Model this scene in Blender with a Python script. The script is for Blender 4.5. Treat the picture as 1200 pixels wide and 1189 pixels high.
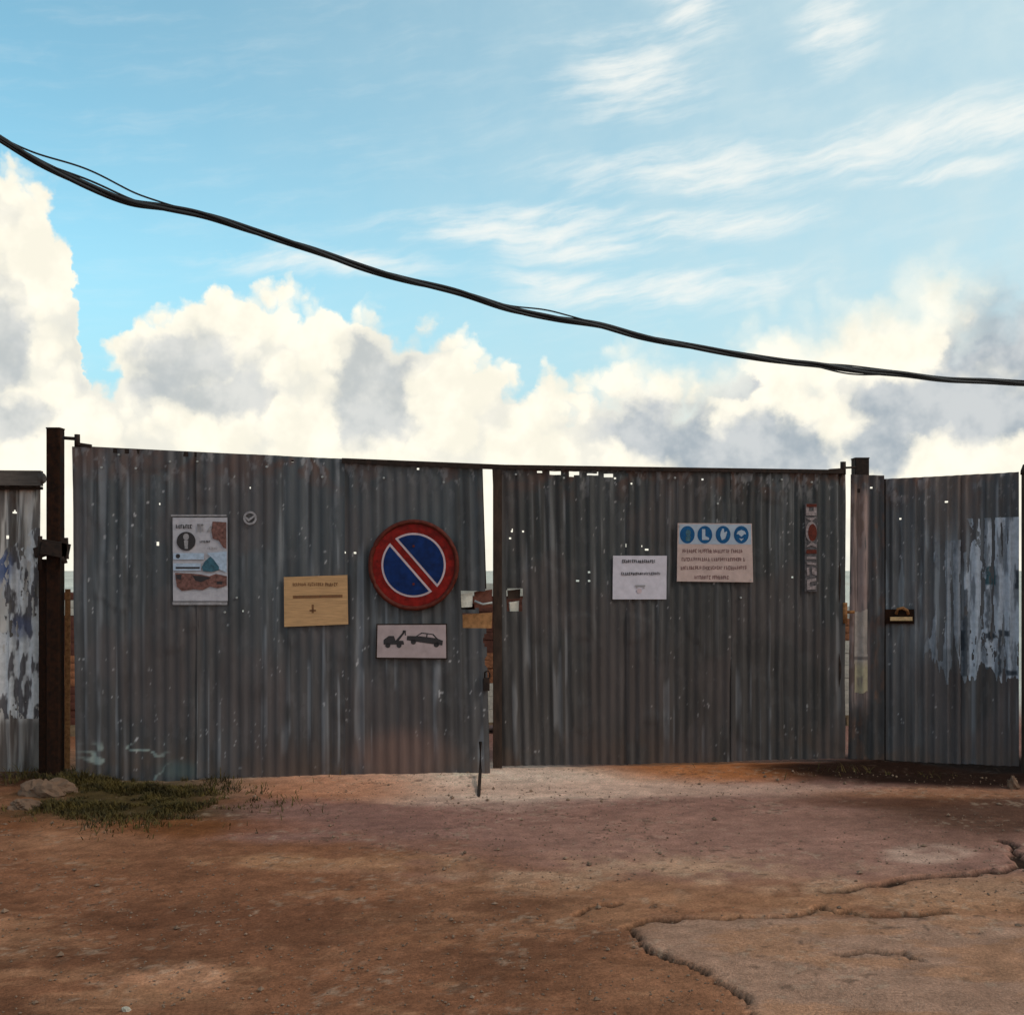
import bpy, math, random
import numpy as np
from mathutils import Vector

for o in list(bpy.data.objects):
    bpy.data.objects.remove(o)
SC = bpy.context.scene
COL = SC.collection

# ------------------------------------------------------------------ camera
F, HX, HY, EYE = 1300.0, 600.0, 668.0, 1.45        # focal length / principal point in photo pixels, eye height in m
cam = bpy.data.cameras.new('camera')
cam.sensor_fit = 'HORIZONTAL'
cam.sensor_width = 36.0
cam.lens = 36.0 * F / 1200.0
cam.shift_y = (HY - 594.5) / 1200.0
cam.clip_start, cam.clip_end = 0.05, 6000
camo = bpy.data.objects.new('camera', cam)
camo.location = (0, 0, EYE)
camo.rotation_euler = (math.radians(90), 0, 0)
COL.objects.link(camo)
SC.camera = camo

SUN_EL, SUN_AZ = math.radians(40), math.radians(112)   # azimuth from +Y towards +X
SKY_STRENGTH = 0.15
EXPOSURE = 0.6
SC.view_settings.view_transform = 'Standard'
SC.view_settings.look = 'None'
SC.view_settings.gamma = 1.0
SC.view_settings.exposure = EXPOSURE
SC.view_settings.use_curve_mapping = False
SC.cycles.use_adaptive_sampling = True
SC.cycles.adaptive_threshold = 0.02
SC.cycles.max_bounces = 6
SC.cycles.diffuse_bounces = 3
SC.cycles.use_denoising = True

# ------------------------------------------------------------------ node helper
class NT:
    def __init__(self, tree):
        self.t = tree
    def n(self, kind, **kw):
        nd = self.t.nodes.new(kind)
        for k, v in kw.items():
            setattr(nd, k, v)
        return nd
    def put(self, sock, v):
        if isinstance(v, bpy.types.NodeSocket):
            self.t.links.new(v, sock)
        elif v is not None:
            if isinstance(v, (tuple, list)) and sock.type == 'RGBA' and len(v) == 3:
                v = (*v, 1)
            sock.default_value = v
    def math(self, op, a, b=None, c=None, clamp=False):
        nd = self.n('ShaderNodeMath', operation=op, use_clamp=clamp)
        for i, v in enumerate((a, b, c)):
            if v is not None:
                self.put(nd.inputs[i], v)
        return nd.outputs[0]
    def vec(self, op, a, b=None):
        nd = self.n('ShaderNodeVectorMath', operation=op)
        self.put(nd.inputs[0], a)
        if b is not None:
            self.put(nd.inputs[1], b)
        return nd.outputs['Value'] if op == 'LENGTH' else nd.outputs[0]
    def step(self, v, a, b, lo=0.0, hi=1.0, kind='SMOOTHSTEP'):
        nd = self.n('ShaderNodeMapRange', interpolation_type=kind)
        for i, q in enumerate((v, a, b, lo, hi)):
            self.put(nd.inputs[i], q)
        return nd.outputs[0]
    def mix(self, f, a, b, blend='MIX'):
        nd = self.n('ShaderNodeMix', data_type='RGBA', blend_type=blend)
        self.put(nd.inputs[0], f); self.put(nd.inputs[6], a); self.put(nd.inputs[7], b)
        return nd.outputs[2]
    def noise(self, vec, scale, detail=4.0, rough=0.55, dist=0.0):
        nd = self.n('ShaderNodeTexNoise')
        if vec is not None:
            self.put(nd.inputs['Vector'], vec)
        nd.inputs['Scale'].default_value = scale
        nd.inputs['Detail'].default_value = detail
        nd.inputs['Roughness'].default_value = rough
        nd.inputs['Distortion'].default_value = dist
        return nd

# ------------------------------------------------------------------ world: Nishita sky with broken cloud
world = bpy.data.worlds.new('World')
SC.world = world
world.use_nodes = True
T = NT(world.node_tree)
world.node_tree.nodes.clear()
sky = T.n('ShaderNodeTexSky', sky_type='NISHITA')
sky.sun_disc = False
sky.sun_elevation = SUN_EL
sky.sun_rotation = SUN_AZ
sky.air_density, sky.dust_density, sky.ozone_density = 0.85, 0.8, 1.0
K = 1.0 / SKY_STRENGTH / 2 ** EXPOSURE          # cloud radiance in sky units

def ae(px, py):                                   # sky direction (azimuth, elevation) of a place in the sky
    return math.atan((px - HX) / F), math.atan((HY - py) / math.hypot(F, px - HX))

tc = T.n('ShaderNodeTexCoord')
D = tc.outputs['Generated']
sep = T.n('ShaderNodeSeparateXYZ'); T.put(sep.inputs[0], D)
az0 = T.math('ARCTAN2', sep.outputs[0], sep.outputs[1])
el0 = T.math('ARCSINE', sep.outputs[2])
# billowing offsets
nA = T.noise(D, 9.0, 3.0, 0.55)
nB = T.noise(D, 38.0, 4.0, 0.65)
offA = T.vec('SUBTRACT', nA.outputs['Color'], (0.5, 0.5, 0.5))
offB = T.vec('SUBTRACT', nB.outputs['Color'], (0.5, 0.5, 0.5))
cmb = T.n('ShaderNodeCombineXYZ'); T.put(cmb.inputs[0], az0); T.put(cmb.inputs[1], el0)
P0 = cmb.outputs[0]
P1 = T.vec('ADD', P0, T.vec('MULTIPLY', offA, (0.055, 0.045, 0)))
P1 = T.vec('ADD', P1, T.vec('MULTIPLY', offB, (0.028, 0.024, 0)))
s1 = T.n('ShaderNodeSeparateXYZ'); T.put(s1.inputs[0], P1)
az, el = s1.outputs[0], s1.outputs[1]
def cells(scale):
    v = T.n('ShaderNodeTexVoronoi', feature='F1', voronoi_dimensions='2D')
    T.put(v.inputs['Vector'], P1)
    v.inputs['Scale'].default_value = scale
    v.inputs['Detail'].default_value = 0.0
    return v.outputs['Distance']
puff = T.math('SUBTRACT', 0.40, T.math('ADD', T.math('MULTIPLY', cells(13.0), 0.62), T.math('ADD', T.math('MULTIPLY', cells(31.0), 0.36), T.math('MULTIPLY', cells(70.0), 0.16))))
puff = T.math('ADD', puff, 0.06)

# height of the cumulus bank over the horizon, as a function of azimuth
bank = [(-60, 150), (0, 185), (40, 225), (75, 280), (95, 345), (104, 415), (125, 425), (165, 395), (210, 358), (270, 342),
        (330, 360), (400, 368), (470, 358), (530, 380), (565, 425), (600, 452), (650, 458), (700, 440),
        (770, 420), (850, 405), (930, 385), (1000, 362), (1060, 348), (1130, 338), (1200, 326), (1280, 318)]
fc = T.n('ShaderNodeFloatCurve')
A0, A1 = -0.55, 0.55
E1 = 0.5
pts = [((ae(x, y)[0] - A0) / (A1 - A0), ae(x, y)[1] / E1) for x, y in bank]
cv = fc.mapping.curves[0]
cv.points[0].location = (0.0, 0.52)
cv.points[1].location = (1.0, 0.46)
for p in pts:
    cv.points.new(*p)
for p in cv.points:
    p.handle_type = 'AUTO_CLAMPED'
fc.mapping.update()
T.put(fc.inputs['Value'], T.step(az, A0, A1, 0, 1, 'LINEAR'))
Hc = T.math('MULTIPLY', fc.outputs[0], E1)
nL = T.noise(D, 1.7, 2.0, 0.5)
outside = T.step(T.math('ABSOLUTE', az0), 0.55, 0.95)
Hc = T.math('ADD', Hc, T.math('MULTIPLY', outside, T.math('MULTIPLY', T.math('SUBTRACT', nL.outputs['Fac'], 0.5), 0.7)))
dens = T.math('ADD', T.math('SUBTRACT', Hc, el), T.math('MULTIPLY', puff, 0.085))
soft = T.step(az0, 0.02, 0.30, 0.013, 0.065, 'LINEAR')
cum = T.step(T.math('DIVIDE', dens, soft), -0.6, 0.8)

def ellipses(lst, vec):
    out = None
    for (x, y, rx, ry) in lst:
        a, e = ae(x, y)
        d = T.vec('LENGTH', T.vec('MULTIPLY', T.vec('SUBTRACT', vec, (a, e, 0)), (F / rx, F / ry, 0)))
        out = d if out is None else T.math('MINIMUM', out, d)
    return out

# grey shaded bellies
grey = ellipses([(195, 425, 72, 48), (445, 435, 50, 78), (260, 470, 50, 24), (-10, 375, 35, 60), (10, 490, 40, 30), (770, 500, 58, 44),
                 (880, 530, 120, 36), (1210, 385, 84, 92), (1090, 478, 95, 34), (1160, 500, 60, 30), (1025, 520, 50, 28), (862, 452, 26, 10)], P1)
gmask = T.step(T.math('ADD', grey, T.math('MULTIPLY', puff, 1.3)), 1.25, 0.60)
gnoise = T.noise(D, 5.0, 3.0, 0.55)
gmask = T.math('MAXIMUM', gmask, T.math('MULTIPLY', outside, T.step(gnoise.outputs['Fac'], 0.5, 0.68)))
texv = T.noise(D, 20.0, 4.0, 0.6)
tx = T.step(texv.outputs['Fac'], 0.35, 0.65)
lit = T.mix(tx, (0.97 * K, 0.93 * K, 0.79 * K), (1.12 * K, 1.06 * K, 0.90 * K))
lit = T.mix(T.math('MULTIPLY', T.step(puff, -0.02, -0.30), 0.55), lit, (0.74 * K, 0.75 * K, 0.70 * K))
shade = T.mix(tx, (0.40 * K, 0.46 * K, 0.51 * K), (0.64 * K, 0.67 * K, 0.68 * K))
gmask = T.math('MULTIPLY', gmask, T.math('MULTIPLY', T.math('MAXIMUM', T.step(dens, 0.006, 0.040), T.step(az0, 0.34, 0.42)), T.step(az0, -0.15, 0.15, 0.72, 1.0)))
cumcol = T.mix(gmask, lit, shade)

# cirrus: thin streaks climbing to the right
rot = T.n('ShaderNodeVectorRotate', rotation_type='Z_AXIS'); T.put(rot.inputs['Vector'], T.vec('ADD', P0, T.vec('MULTIPLY', offA, (0.05, 0.03, 0))))
rot.inputs['Angle'].default_value = -0.17
rot2 = T.n('ShaderNodeVectorMath', operation='ADD'); T.put(rot2.inputs[0], P0); T.put(rot2.inputs[1], T.vec('MULTIPLY', offA, (0.05, 0.03, 0)))
strv = T.vec('MULTIPLY', rot.outputs[0], (1.0, 6.5, 0))
n1 = T.noise(strv, 9.0, 6.0, 0.62)
n2 = T.noise(T.vec('MULTIPLY', rot.outputs[0], (1.0, 2.0, 0)), 36.0, 3.0, 0.6)
cirr = ellipses([(620, 272, 150, 22), (810, 262, 130, 16), (650, 250, 90, 12), (690, 292, 90, 12), (850, 198, 165, 22), (1000, 180, 90, 20), (1130, 150, 130, 24), (1110, 202, 90, 10),
                 (770, 338, 150, 20), (740, 85, 75, 42), (818, 5, 40, 34), (980, 35, 40, 32), (380, 310, 110, 14), (650, 325, 70, 10)], rot2.outputs[0])
cpatch = T.step(cirr, 2.0, 0.2)
coutside = T.math('MULTIPLY', T.step(T.math('ABSOLUTE', az0), 0.45, 0.6), T.step(nL.outputs['Fac'], 0.45, 0.65))
cover = T.math('MAXIMUM', cpatch, T.math('MAXIMUM', coutside, 0.10))
cstr = T.math('ADD', n1.outputs['Fac'], T.math('MULTIPLY', T.math('SUBTRACT', n2.outputs['Fac'], 0.5), 0.22))
cirmask = T.step(T.math('ADD', cstr, T.math('MULTIPLY', cover, 0.24)), 0.46, 0.92)
cirmask = T.math('MULTIPLY', cirmask, T.math('MULTIPLY', T.math('POWER', cover, 0.7), 0.85))
# thin veil
veil = T.math('MULTIPLY', T.step(az0, -0.5, 0.55, 0.02, 0.90), T.step(texv.outputs['Fac'], 0.2, 0.8, 0.7, 1.0))
blue = T.mix(1.0, sky.outputs[0], (0.86, 1.20, 0.96, 1), 'MULTIPLY')
blue = T.mix(T.step(el0, 0.30, 0.10, 0.0, 0.75), blue, (0.36 * K, 0.61 * K, 0.74 * K))
blue = T.mix(veil, blue, (0.64 * K, 0.79 * K, 0.82 * K))
col = T.mix(cirmask, blue, (0.96 * K, 0.97 * K, 0.92 * K))
col = T.mix(cum, col, cumcol)
# below the horizon the same milky air
col = T.mix(T.step(el0, -0.01, -0.05), col, (0.35 * K, 0.33 * K, 0.30 * K))
bg = T.n('ShaderNodeBackground')
T.put(bg.inputs['Color'], col)
bg.inputs['Strength'].default_value = SKY_STRENGTH
wo = T.n('ShaderNodeOutputWorld')
world.node_tree.links.new(bg.outputs[0], wo.inputs[0])

# ------------------------------------------------------------------ sun (veiled by cloud)
sl = bpy.data.lights.new('sun', 'SUN')
sl.energy = 0.8
sl.angle = math.radians(14)
sl.color = (1.0, 0.93, 0.82)
so = bpy.data.objects.new('sun', sl)
sd = Vector((math.sin(SUN_AZ) * math.cos(SUN_EL), math.cos(SUN_AZ) * math.cos(SUN_EL), math.sin(SUN_EL)))
so.rotation_euler = sd.to_track_quat('Z', 'Y').to_euler()
so.location = sd * 40
COL.objects.link(so)

# ------------------------------------------------------------------ geometry helpers
rng = np.random.default_rng(7)
random.seed(11)

def at(x, y, Y):
    return np.array(((x - HX) / F * Y, Y, EYE - (y - HY) / F * Y))

def gnd(x, y):                                   # a point on the level ground
    Y = EYE * F / (y - HY)
    return np.array(((x - HX) / F * Y, Y, 0.0))

def vnoise(x, y, seed=0):
    x = np.asarray(x, float); y = np.asarray(y, float)
    xi = np.floor(x).astype(np.int64); yi = np.floor(y).astype(np.int64)
    xf = x - xi; yf = y - yi
    xf = xf * xf * (3 - 2 * xf); yf = yf * yf * (3 - 2 * yf)
    def h(a, b):
        v = (a * 374761393 + b * 668265263 + seed * 974711 + 12345) & 0x7fffffff
        v = ((v ^ (v >> 13)) * 1274126177) & 0x7fffffff
        v = ((v ^ (v >> 16)) * 69069) & 0x7fffffff
        return (v & 0xffffff) / float(0xffffff)
    a = h(xi, yi); b = h(xi + 1, yi); c = h(xi, yi + 1); d = h(xi + 1, yi + 1)
    return (a * (1 - xf) + b * xf) * (1 - yf) + (c * (1 - xf) + d * xf) * yf

def fbm(x, y, seed=0, octv=5, gain=0.5):
    s = 0; a = 1; t = 0
    for i in range(octv):
        s = s + a * vnoise(np.asarray(x) * 2 ** i, np.asarray(y) * 2 ** i, seed + i * 17)
        t += a; a *= gain
    return s / t

def sst(a, b, v):
    q = np.clip((v - a) / (b - a), 0, 1)
    return q * q * (3 - 2 * q)

def tag(o, label=None, cat=None, group=None, kind=None):
    for k, v in (('label', label), ('category', cat), ('group', group), ('kind', kind)):
        if v:
            o[k] = v
    return o

def empty(name, loc, label, cat, group=None):
    o = bpy.data.objects.new(name, None)
    o.empty_display_size = 0.1
    o.location = loc
    COL.objects.link(o)
    return tag(o, label, cat, group)

def link(name, me, mat, parent=None):
    if mat is not None and not me.materials:
        me.materials.append(mat)
    o = bpy.data.objects.new(name, me)
    COL.objects.link(o)
    if parent is not None:
        o.parent = parent
        w = Vector(parent.location)
        p = parent.parent
        while p is not None:
            w += Vector(p.location); p = p.parent
        o.location = -w
    return o

class MB:
    def __init__(self):
        self.v = []; self.f = []; self.sm = []
    def add(self, vs, fs, smooth=False):
        b = len(self.v)
        self.v += [tuple(float(q) for q in p) for p in vs]
        self.f += [tuple(b + i for i in f) for f in fs]
        self.sm += [smooth] * len(fs)
        return self
    def box(self, c, ax, ay, az):                # centre and three half-axes
        c, ax, ay, az = (np.array(q, float) for q in (c, ax, ay, az))
        vs = [c + i * ax + j * ay + k * az for i in (-1, 1) for j in (-1, 1) for k in (-1, 1)]
        return self.add(vs, [(0, 1, 3, 2), (4, 6, 7, 5), (0, 4, 5, 1), (2, 3, 7, 6), (0, 2, 6, 4), (1, 5, 7, 3)])
    def bbox(self, c, hx, hy, hz, bev=0.004):    # axis aligned box with chamfered vertical edges
        x, y, z = c
        pl = [(-hx + bev, -hy), (hx - bev, -hy), (hx, -hy + bev), (hx, hy - bev), (hx - bev, hy), (-hx + bev, hy), (-hx, hy - bev), (-hx, -hy + bev)]
        vs = [(x + a, y + b, z - hz) for a, b in pl] + [(x + a, y + b, z + hz) for a, b in pl]
        fs = [tuple(range(7, -1, -1)), tuple(range(8, 16))] + [(i, (i + 1) % 8, 8 + (i + 1) % 8, 8 + i) for i in range(8)]
        return self.add(vs, fs)
    def bar(self, p, q, w, h, up=(0, 0, 1)):     # rectangular bar from p to q
        p, q = np.array(p, float), np.array(q, float)
        d = q - p; L = np.linalg.norm(d); d /= L
        s = np.cross(d, up); s /= np.linalg.norm(s)
        u = np.cross(s, d)
        return self.box((p + q) / 2, d * L / 2, s * w / 2, u * h / 2)
    def tube(self, path, r, n=8, cap=True):
        path = [np.array(p, float) for p in path]
        b = []
        up = np.array((0, 0, 1.0))
        for i, p in enumerate(path):
            d = path[min(i + 1, len(path) - 1)] - path[max(i - 1, 0)]
            d /= max(np.linalg.norm(d), 1e-9)
            u = up if abs(d[2]) < 0.9 else np.array((0, 1.0, 0))
            s = np.cross(d, u); s /= np.linalg.norm(s); w = np.cross(s, d)
            rr = r[i] if hasattr(r, '__len__') else r
            b += [p + rr * (math.cos(2 * math.pi * k / n) * s + math.sin(2 * math.pi * k / n) * w) for k in range(n)]
        fs = [(i * n + k, i * n + (k + 1) % n, (i + 1) * n + (k + 1) % n, (i + 1) * n + k) for i in range(len(path) - 1) for k in range(n)]
        self.add(b, fs, True)
        if cap:
            m = (len(path) - 1) * n
            base = len(self.v) - len(b)
            self.f += [tuple(base + k for k in range(n - 1, -1, -1)), tuple(base + m + k for k in range(n))]
            self.sm += [False, False]
        return self
    def build(self, name, mat, parent=None):
        me = bpy.data.meshes.new(name)
        me.from_pydata(self.v, [], self.f)
        me.polygons.foreach_set('use_smooth', self.sm)
        me.update()
        return link(name, me, mat, parent)

def gridmesh(name, Pnt, keep, cols, mat, parent=None, smooth=True):
    """Pnt (nr,nc,3) points, keep (nr-1,nc-1) bool, cols (nr,nc,3)"""
    nr, nc = Pnt.shape[:2]
    idx = np.arange(nr * nc).reshape(nr, nc)
    q = np.stack((idx[:-1, :-1], idx[:-1, 1:], idx[1:, 1:], idx[1:, :-1]), -1)[keep]
    used, inv = np.unique(q.ravel(), return_inverse=True)
    q = inv.reshape(-1, 4)
    v = Pnt.reshape(-1, 3)[used]
    me = bpy.data.meshes.new(name)
    me.vertices.add(len(v)); me.vertices.foreach_set('co', v.astype(np.float32).ravel())
    me.loops.add(q.size); me.loops.foreach_set('vertex_index', q.astype(np.int32).ravel())
    me.polygons.add(len(q)); me.polygons.foreach_set('loop_start', np.arange(0, q.size, 4, dtype=np.int32))
    me.polygons.foreach_set('use_smooth', np.full(len(q), smooth))
    me.update(calc_edges=True)
    if cols is not None:
        c = np.concatenate((cols.reshape(-1, 3)[used], np.ones((len(used), 1))), 1).astype(np.float32)
        a = me.color_attributes.new('wear', 'FLOAT_COLOR', 'POINT')
        a.data.foreach_set('color', c.ravel())
    me.validate()
    return link(name, me, mat, parent)

# ------------------------------------------------------------------ materials
MATS = {}
def mat(name, color, rough=0.6, metal=0.0, var=0.25, scale=30.0, bump=0.0, bscale=120.0, spec=0.4, attr=False, tint=None, stretch=(1, 1, 1)):
    m = bpy.data.materials.new(name)
    m.use_nodes = True
    t = NT(m.node_tree)
    b = m.node_tree.nodes['Principled BSDF']
    tcn = t.n('ShaderNodeTexCoord')
    v = t.vec('MULTIPLY', tcn.outputs['Object'], stretch)
    n = t.noise(v, scale, 5.0, 0.6)
    f = t.step(n.outputs['Fac'], 0.3, 0.7, 0, 1, 'LINEAR')
    if attr:
        a = t.n('ShaderNodeVertexColor', layer_name='wear')
        base = a.outputs[0]
        lo = t.mix(1.0, base, (1 - var,) * 3, 'MULTIPLY')
        hi = t.mix(1.0, base, (1 + var,) * 3, 'MULTIPLY')
        c = t.mix(f, lo, hi)
    else:
        c2 = tint if tint else tuple(min(1, q * (1 + var)) for q in color)
        c = t.mix(f, tuple(q * (1 - var) for q in color), c2)
    t.put(b.inputs['Base Color'], c)
    t.put(b.inputs['Roughness'], t.step(n.outputs['Fac'], 0.3, 0.7, max(0.05, rough - 0.1), min(1, rough + 0.12), 'LINEAR'))
    b.inputs['Metallic'].default_value = metal
    b.inputs['Specular IOR Level'].default_value = spec
    if bump:
        nb = t.noise(v, bscale, 4.0, 0.6)
        bp = t.n('ShaderNodeBump')
        bp.inputs['Strength'].default_value = 1.0
        bp.inputs['Distance'].default_value = bump
        t.put(bp.inputs['Height'], nb.outputs['Fac'])
        t.put(b.inputs['Normal'], bp.outputs[0])
    MATS[name] = m
    return m

M_SHEET = mat('galvanised_sheet', None, 0.60, 0.0, 0.16, 9, 0.0015, 60, 0.22, attr=True, stretch=(1, 1, 0.25))
M_PAPER = mat('torn_paper', None, 0.85, 0, 0.18, 25, 0.001, 90, 0.2, attr=True)
M_GROUND = mat('dirt_and_asphalt', None, 0.93, 0, 0.32, 90, 0.008, 140, 0.04, attr=True)
M_RUST = mat('rusty_iron', (0.016, 0.009, 0.007), 0.85, 0, 0.5, 30, 0.002, 150, 0.08, tint=(0.034, 0.013, 0.007))
M_IRON = mat('dark_iron', (0.022, 0.015, 0.013), 0.75, 0, 0.4, 30, 0.001, 150, 0.12, tint=(0.040, 0.023, 0.018))
M_WEDGE = mat('orange_wood', (0.30, 0.14, 0.06), 0.85, 0, 0.4, 25, 0.001, 80, 0.1)
M_BOLT = mat('lit_bolt', (0.55, 0.33, 0.16), 0.6, 0, 0.3, 30, 0, 0, 0.3)  # highlight along the latch bolt painted in as a bright base colour
M_STILE = mat('brown_stile', (0.050, 0.034, 0.028), 0.8, 0, 0.4, 25, 0.001, 120, 0.1, tint=(0.075, 0.045, 0.034), stretch=(1, 1, 0.3))
M_ORUST = mat('orange_rust', (0.20, 0.075, 0.025), 0.85, 0, 0.4, 40, 0.002, 120, 0.2, tint=(0.34, 0.15, 0.06))
M_WOOD = mat('weathered_wood', (0.10, 0.078, 0.070), 0.9, 0, 0.35, 14, 0.003, 60, 0.15, stretch=(0.4, 1, 3))
M_RED = mat('sign_red', (0.165, 0.007, 0.005), 0.5, 0, 0.5, 22, 0, 0, 0.12)
M_MAROON = mat('sign_rim', (0.085, 0.016, 0.010), 0.55, 0, 0.4, 30, 0, 0, 0.12)
M_BLUE = mat('sign_blue', (0.003, 0.016, 0.080), 0.45, 0, 0.4, 20, 0, 0, 0.12)
M_WHITE = mat('sign_white', (0.46, 0.34, 0.36), 0.55, 0, 0.12, 18, 0, 0, 0.12)
M_PLATE = mat('tow_plate', (0.36, 0.265, 0.265), 0.5, 0, 0.12, 15, 0, 0, 0.12)
M_INK = mat('black_ink', (0.022, 0.016, 0.018), 0.7, 0, 0.3, 40)
M_PINK = mat('safety_sign_face', (0.40, 0.275, 0.25), 0.55, 0, 0.15, 15)
M_LBLUE = mat('safety_sign_band', (0.28, 0.31, 0.38), 0.55, 0, 0.12, 20)
M_DISC = mat('mandatory_blue', (0.006, 0.060, 0.16), 0.5, 0, 0.25, 40, 0, 0, 0.12)
M_TEXT = mat('brown_print', (0.15, 0.070, 0.066), 0.7, 0, 0.3, 60)
M_NOTICE = mat('notice_paper', (0.48, 0.42, 0.47), 0.8, 0, 0.10, 18, 0.001, 30)
M_BOARD = mat('plywood_board', (0.44, 0.245, 0.12), 0.8, 0, 0.22, 30, 0.001, 120, 0.2, stretch=(0.3, 1, 4))
M_BOARDT = mat('brown_marker', (0.16, 0.065, 0.025), 0.8, 0, 0.3, 60)
M_POSTER = mat('poster_paper', (0.38, 0.34, 0.37), 0.7, 0, 0.14, 30, 0.001, 40)
M_MEAT = mat('poster_brown', (0.13, 0.035, 0.025), 0.7, 0, 0.6, 45, tint=(0.21, 0.09, 0.075))
M_TEAL = mat('poster_teal', (0.020, 0.075, 0.11), 0.6, 0, 0.5, 45, tint=(0.04, 0.12, 0.17))
M_PBLUE = mat('poster_pale_blue', (0.33, 0.38, 0.48), 0.7, 0, 0.2, 40)
M_PGREY = mat('poster_grey', (0.25, 0.22, 0.23), 0.7, 0, 0.3, 50)
M_STRIP = mat('worn_strip', (0.060, 0.052, 0.055), 0.8, 0, 0.4, 40, 0, 0, 0.1, tint=(0.13, 0.11, 0.115))
M_WORN = mat('worn_letters', (0.22, 0.17, 0.17), 0.8, 0, 0.45, 60, 0, 0, 0.1)
M_CABLE = mat('black_cable', (0.012, 0.011, 0.013), 0.55, 0, 0.3, 40, 0, 0, 0.3)
M_BRICK = mat('fired_brick', (0.34, 0.135, 0.068), 0.9, 0, 0.5, 25, 0.002, 100, 0.15)
M_BRICK2 = mat('dark_brick', (0.13, 0.048, 0.034), 0.9, 0, 0.3, 25, 0.002, 100, 0.15)
M_BLOCK = mat('pale_block', (0.62, 0.55, 0.47), 0.9, 0, 0.2, 25, 0.002, 100, 0.15)
M_PALLET = mat('pallet_wood', (0.26, 0.18, 0.11), 0.9, 0, 0.3, 20, 0.002, 60, 0.15)
M_STONE = mat('pale_stone', (0.155, 0.088, 0.058), 0.92, 0, 0.3, 18, 0.006, 50, 0.15)
M_STONEP = mat('chalky_stone', (0.42, 0.35, 0.28), 0.92, 0, 0.2, 18, 0.003, 50, 0.1)
M_PEBBLE = mat('pebbles', (0.19, 0.115, 0.078), 0.92, 0, 0.5, 6, 0.002, 60, 0.15)
M_GRASS = mat('weeds', (0.028, 0.021, 0.009), 0.8, 0, 0.5, 9.0, 0, 0, 0.2, tint=(0.125, 0.080, 0.020))
M_ZINC = mat('zinc_bolt', (0.30, 0.29, 0.28), 0.45, 0.3, 0.2, 30)

# ------------------------------------------------------------------ ground
def spread(a, b, step, n, far):
    mid = np.arange(a, b + step / 2, step)
    g = step * np.cumsum(1.28 ** np.arange(1, 200))
    k = np.searchsorted(g, far) + 1
    return np.concatenate((a - g[:k][::-1], mid, b + g[:k]))

gx = spread(-4.6, 4.9, 0.0155, 0, 2500)
gy = spread(2.9, 9.2, 0.0145, 0, 2500)
GX, GY = np.meshgrid(gx, gy)
# photo coordinates of each ground point (only used to place stains and cracks where they lie on the ground)
Ys = np.maximum(GY, 0.4)
GPX = HX + F * GX / Ys
GPY = HY + EYE * F / Ys
near = sst(8.0, 5.2, np.abs(GX)) * sst(13, 9.5, GY) * sst(-2.0, 2.0, GY)

def elev(X, Y):
    z = 0.030 * (fbm(X * 0.55, Y * 0.55, 3, 3) - 0.5) + 0.022 * (fbm(X * 2.1, Y * 2.1, 5, 4) - 0.5) + 0.010 * (fbm(X * 11, Y * 11, 9, 3) - 0.5)
    gate = 7.66 + 0.09 * (X + 3.0)                                             # foot of the gates
    z = z + 0.035 * np.exp(-((Y - gate + 0.10) / 0.30) ** 2) * sst(-2.1, -1.3, X) * sst(2.9, 2.3, X)
    z = z - 0.055 * np.exp(-((Y - gate + 0.02) / 0.18) ** 2) * sst(2.1, 2.7, X)  # wash-out under the right-hand fence
    z = z + 0.035 * np.exp(-(((X + 2.75) / 0.55) ** 2 + ((Y - 7.35) / 0.28) ** 2))
    z = z - 0.05 * sst(8.6, 9.6, Y)
    return z

GZ = elev(GX, GY) * near - 0.06 * (1 - near)

def polydist(X, Y, pl):
    d = np.full(X.shape, 9.0)
    for (x0, y0), (x1, y1) in zip(pl[:-1], pl[1:]):
        dx, dy = x1 - x0, y1 - y0
        t = np.clip(((X - x0) * dx + (Y - y0) * dy) / (dx * dx + dy * dy + 1e-12), 0, 1)
        wide = 1.0 + 1.5 * abs(dx) / math.hypot(dx, dy)                       # cracks along the gate have broken open further
        d = np.minimum(d, np.hypot(X - x0 - t * dx, Y - y0 - t * dy) / wide)
    return d

CR = [([(1172, 984), (1185, 988), (1196, 1000), (1190, 1014), (1165, 1022), (1130, 1024), (1100, 1026), (1060, 1030), (1020, 1036), (985, 1040), (955, 1041)], 1.35),
      ([(738, 1087), (752, 1081), (770, 1078), (812, 1077)], 1.3),
      ([(812, 1077), (850, 1076), (900, 1072), (940, 1068), (965, 1058), (985, 1066), (1010, 1071), (1060, 1071), (1105, 1068)], 1.0),
      ([(738, 1087), (750, 1095), (752, 1108), (768, 1119), (790, 1128), (825, 1140)], 0.9),
      ([(825, 1140), (842, 1150), (858, 1162), (875, 1172), (880, 1192)], 0.75),
      ([(678, 1071), (690, 1061), (727, 1057)], 0.8),
      ([(980, 1120), (1050, 1116), (1085, 1122)], 0.75),
      ([(640, 1040), (610, 1036), (590, 1039)], 0.4),
      ([(1130, 1095), (1150, 1092)], 0.6)]
sub = (GX > -1.5) & (GX < 4.6) & (GY > 2.9) & (GY < 7.6)
wx = GX[sub] + 0.09 * (fbm(GX[sub] * 9, GY[sub] * 9, 31, 4, 0.65) - 0.5)
wy = GY[sub] + 0.13 * (fbm(GX[sub] * 7, GY[sub] * 7, 37, 4, 0.65) - 0.5)
crack = np.zeros(wx.shape); lip = np.zeros(wx.shape)
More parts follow.
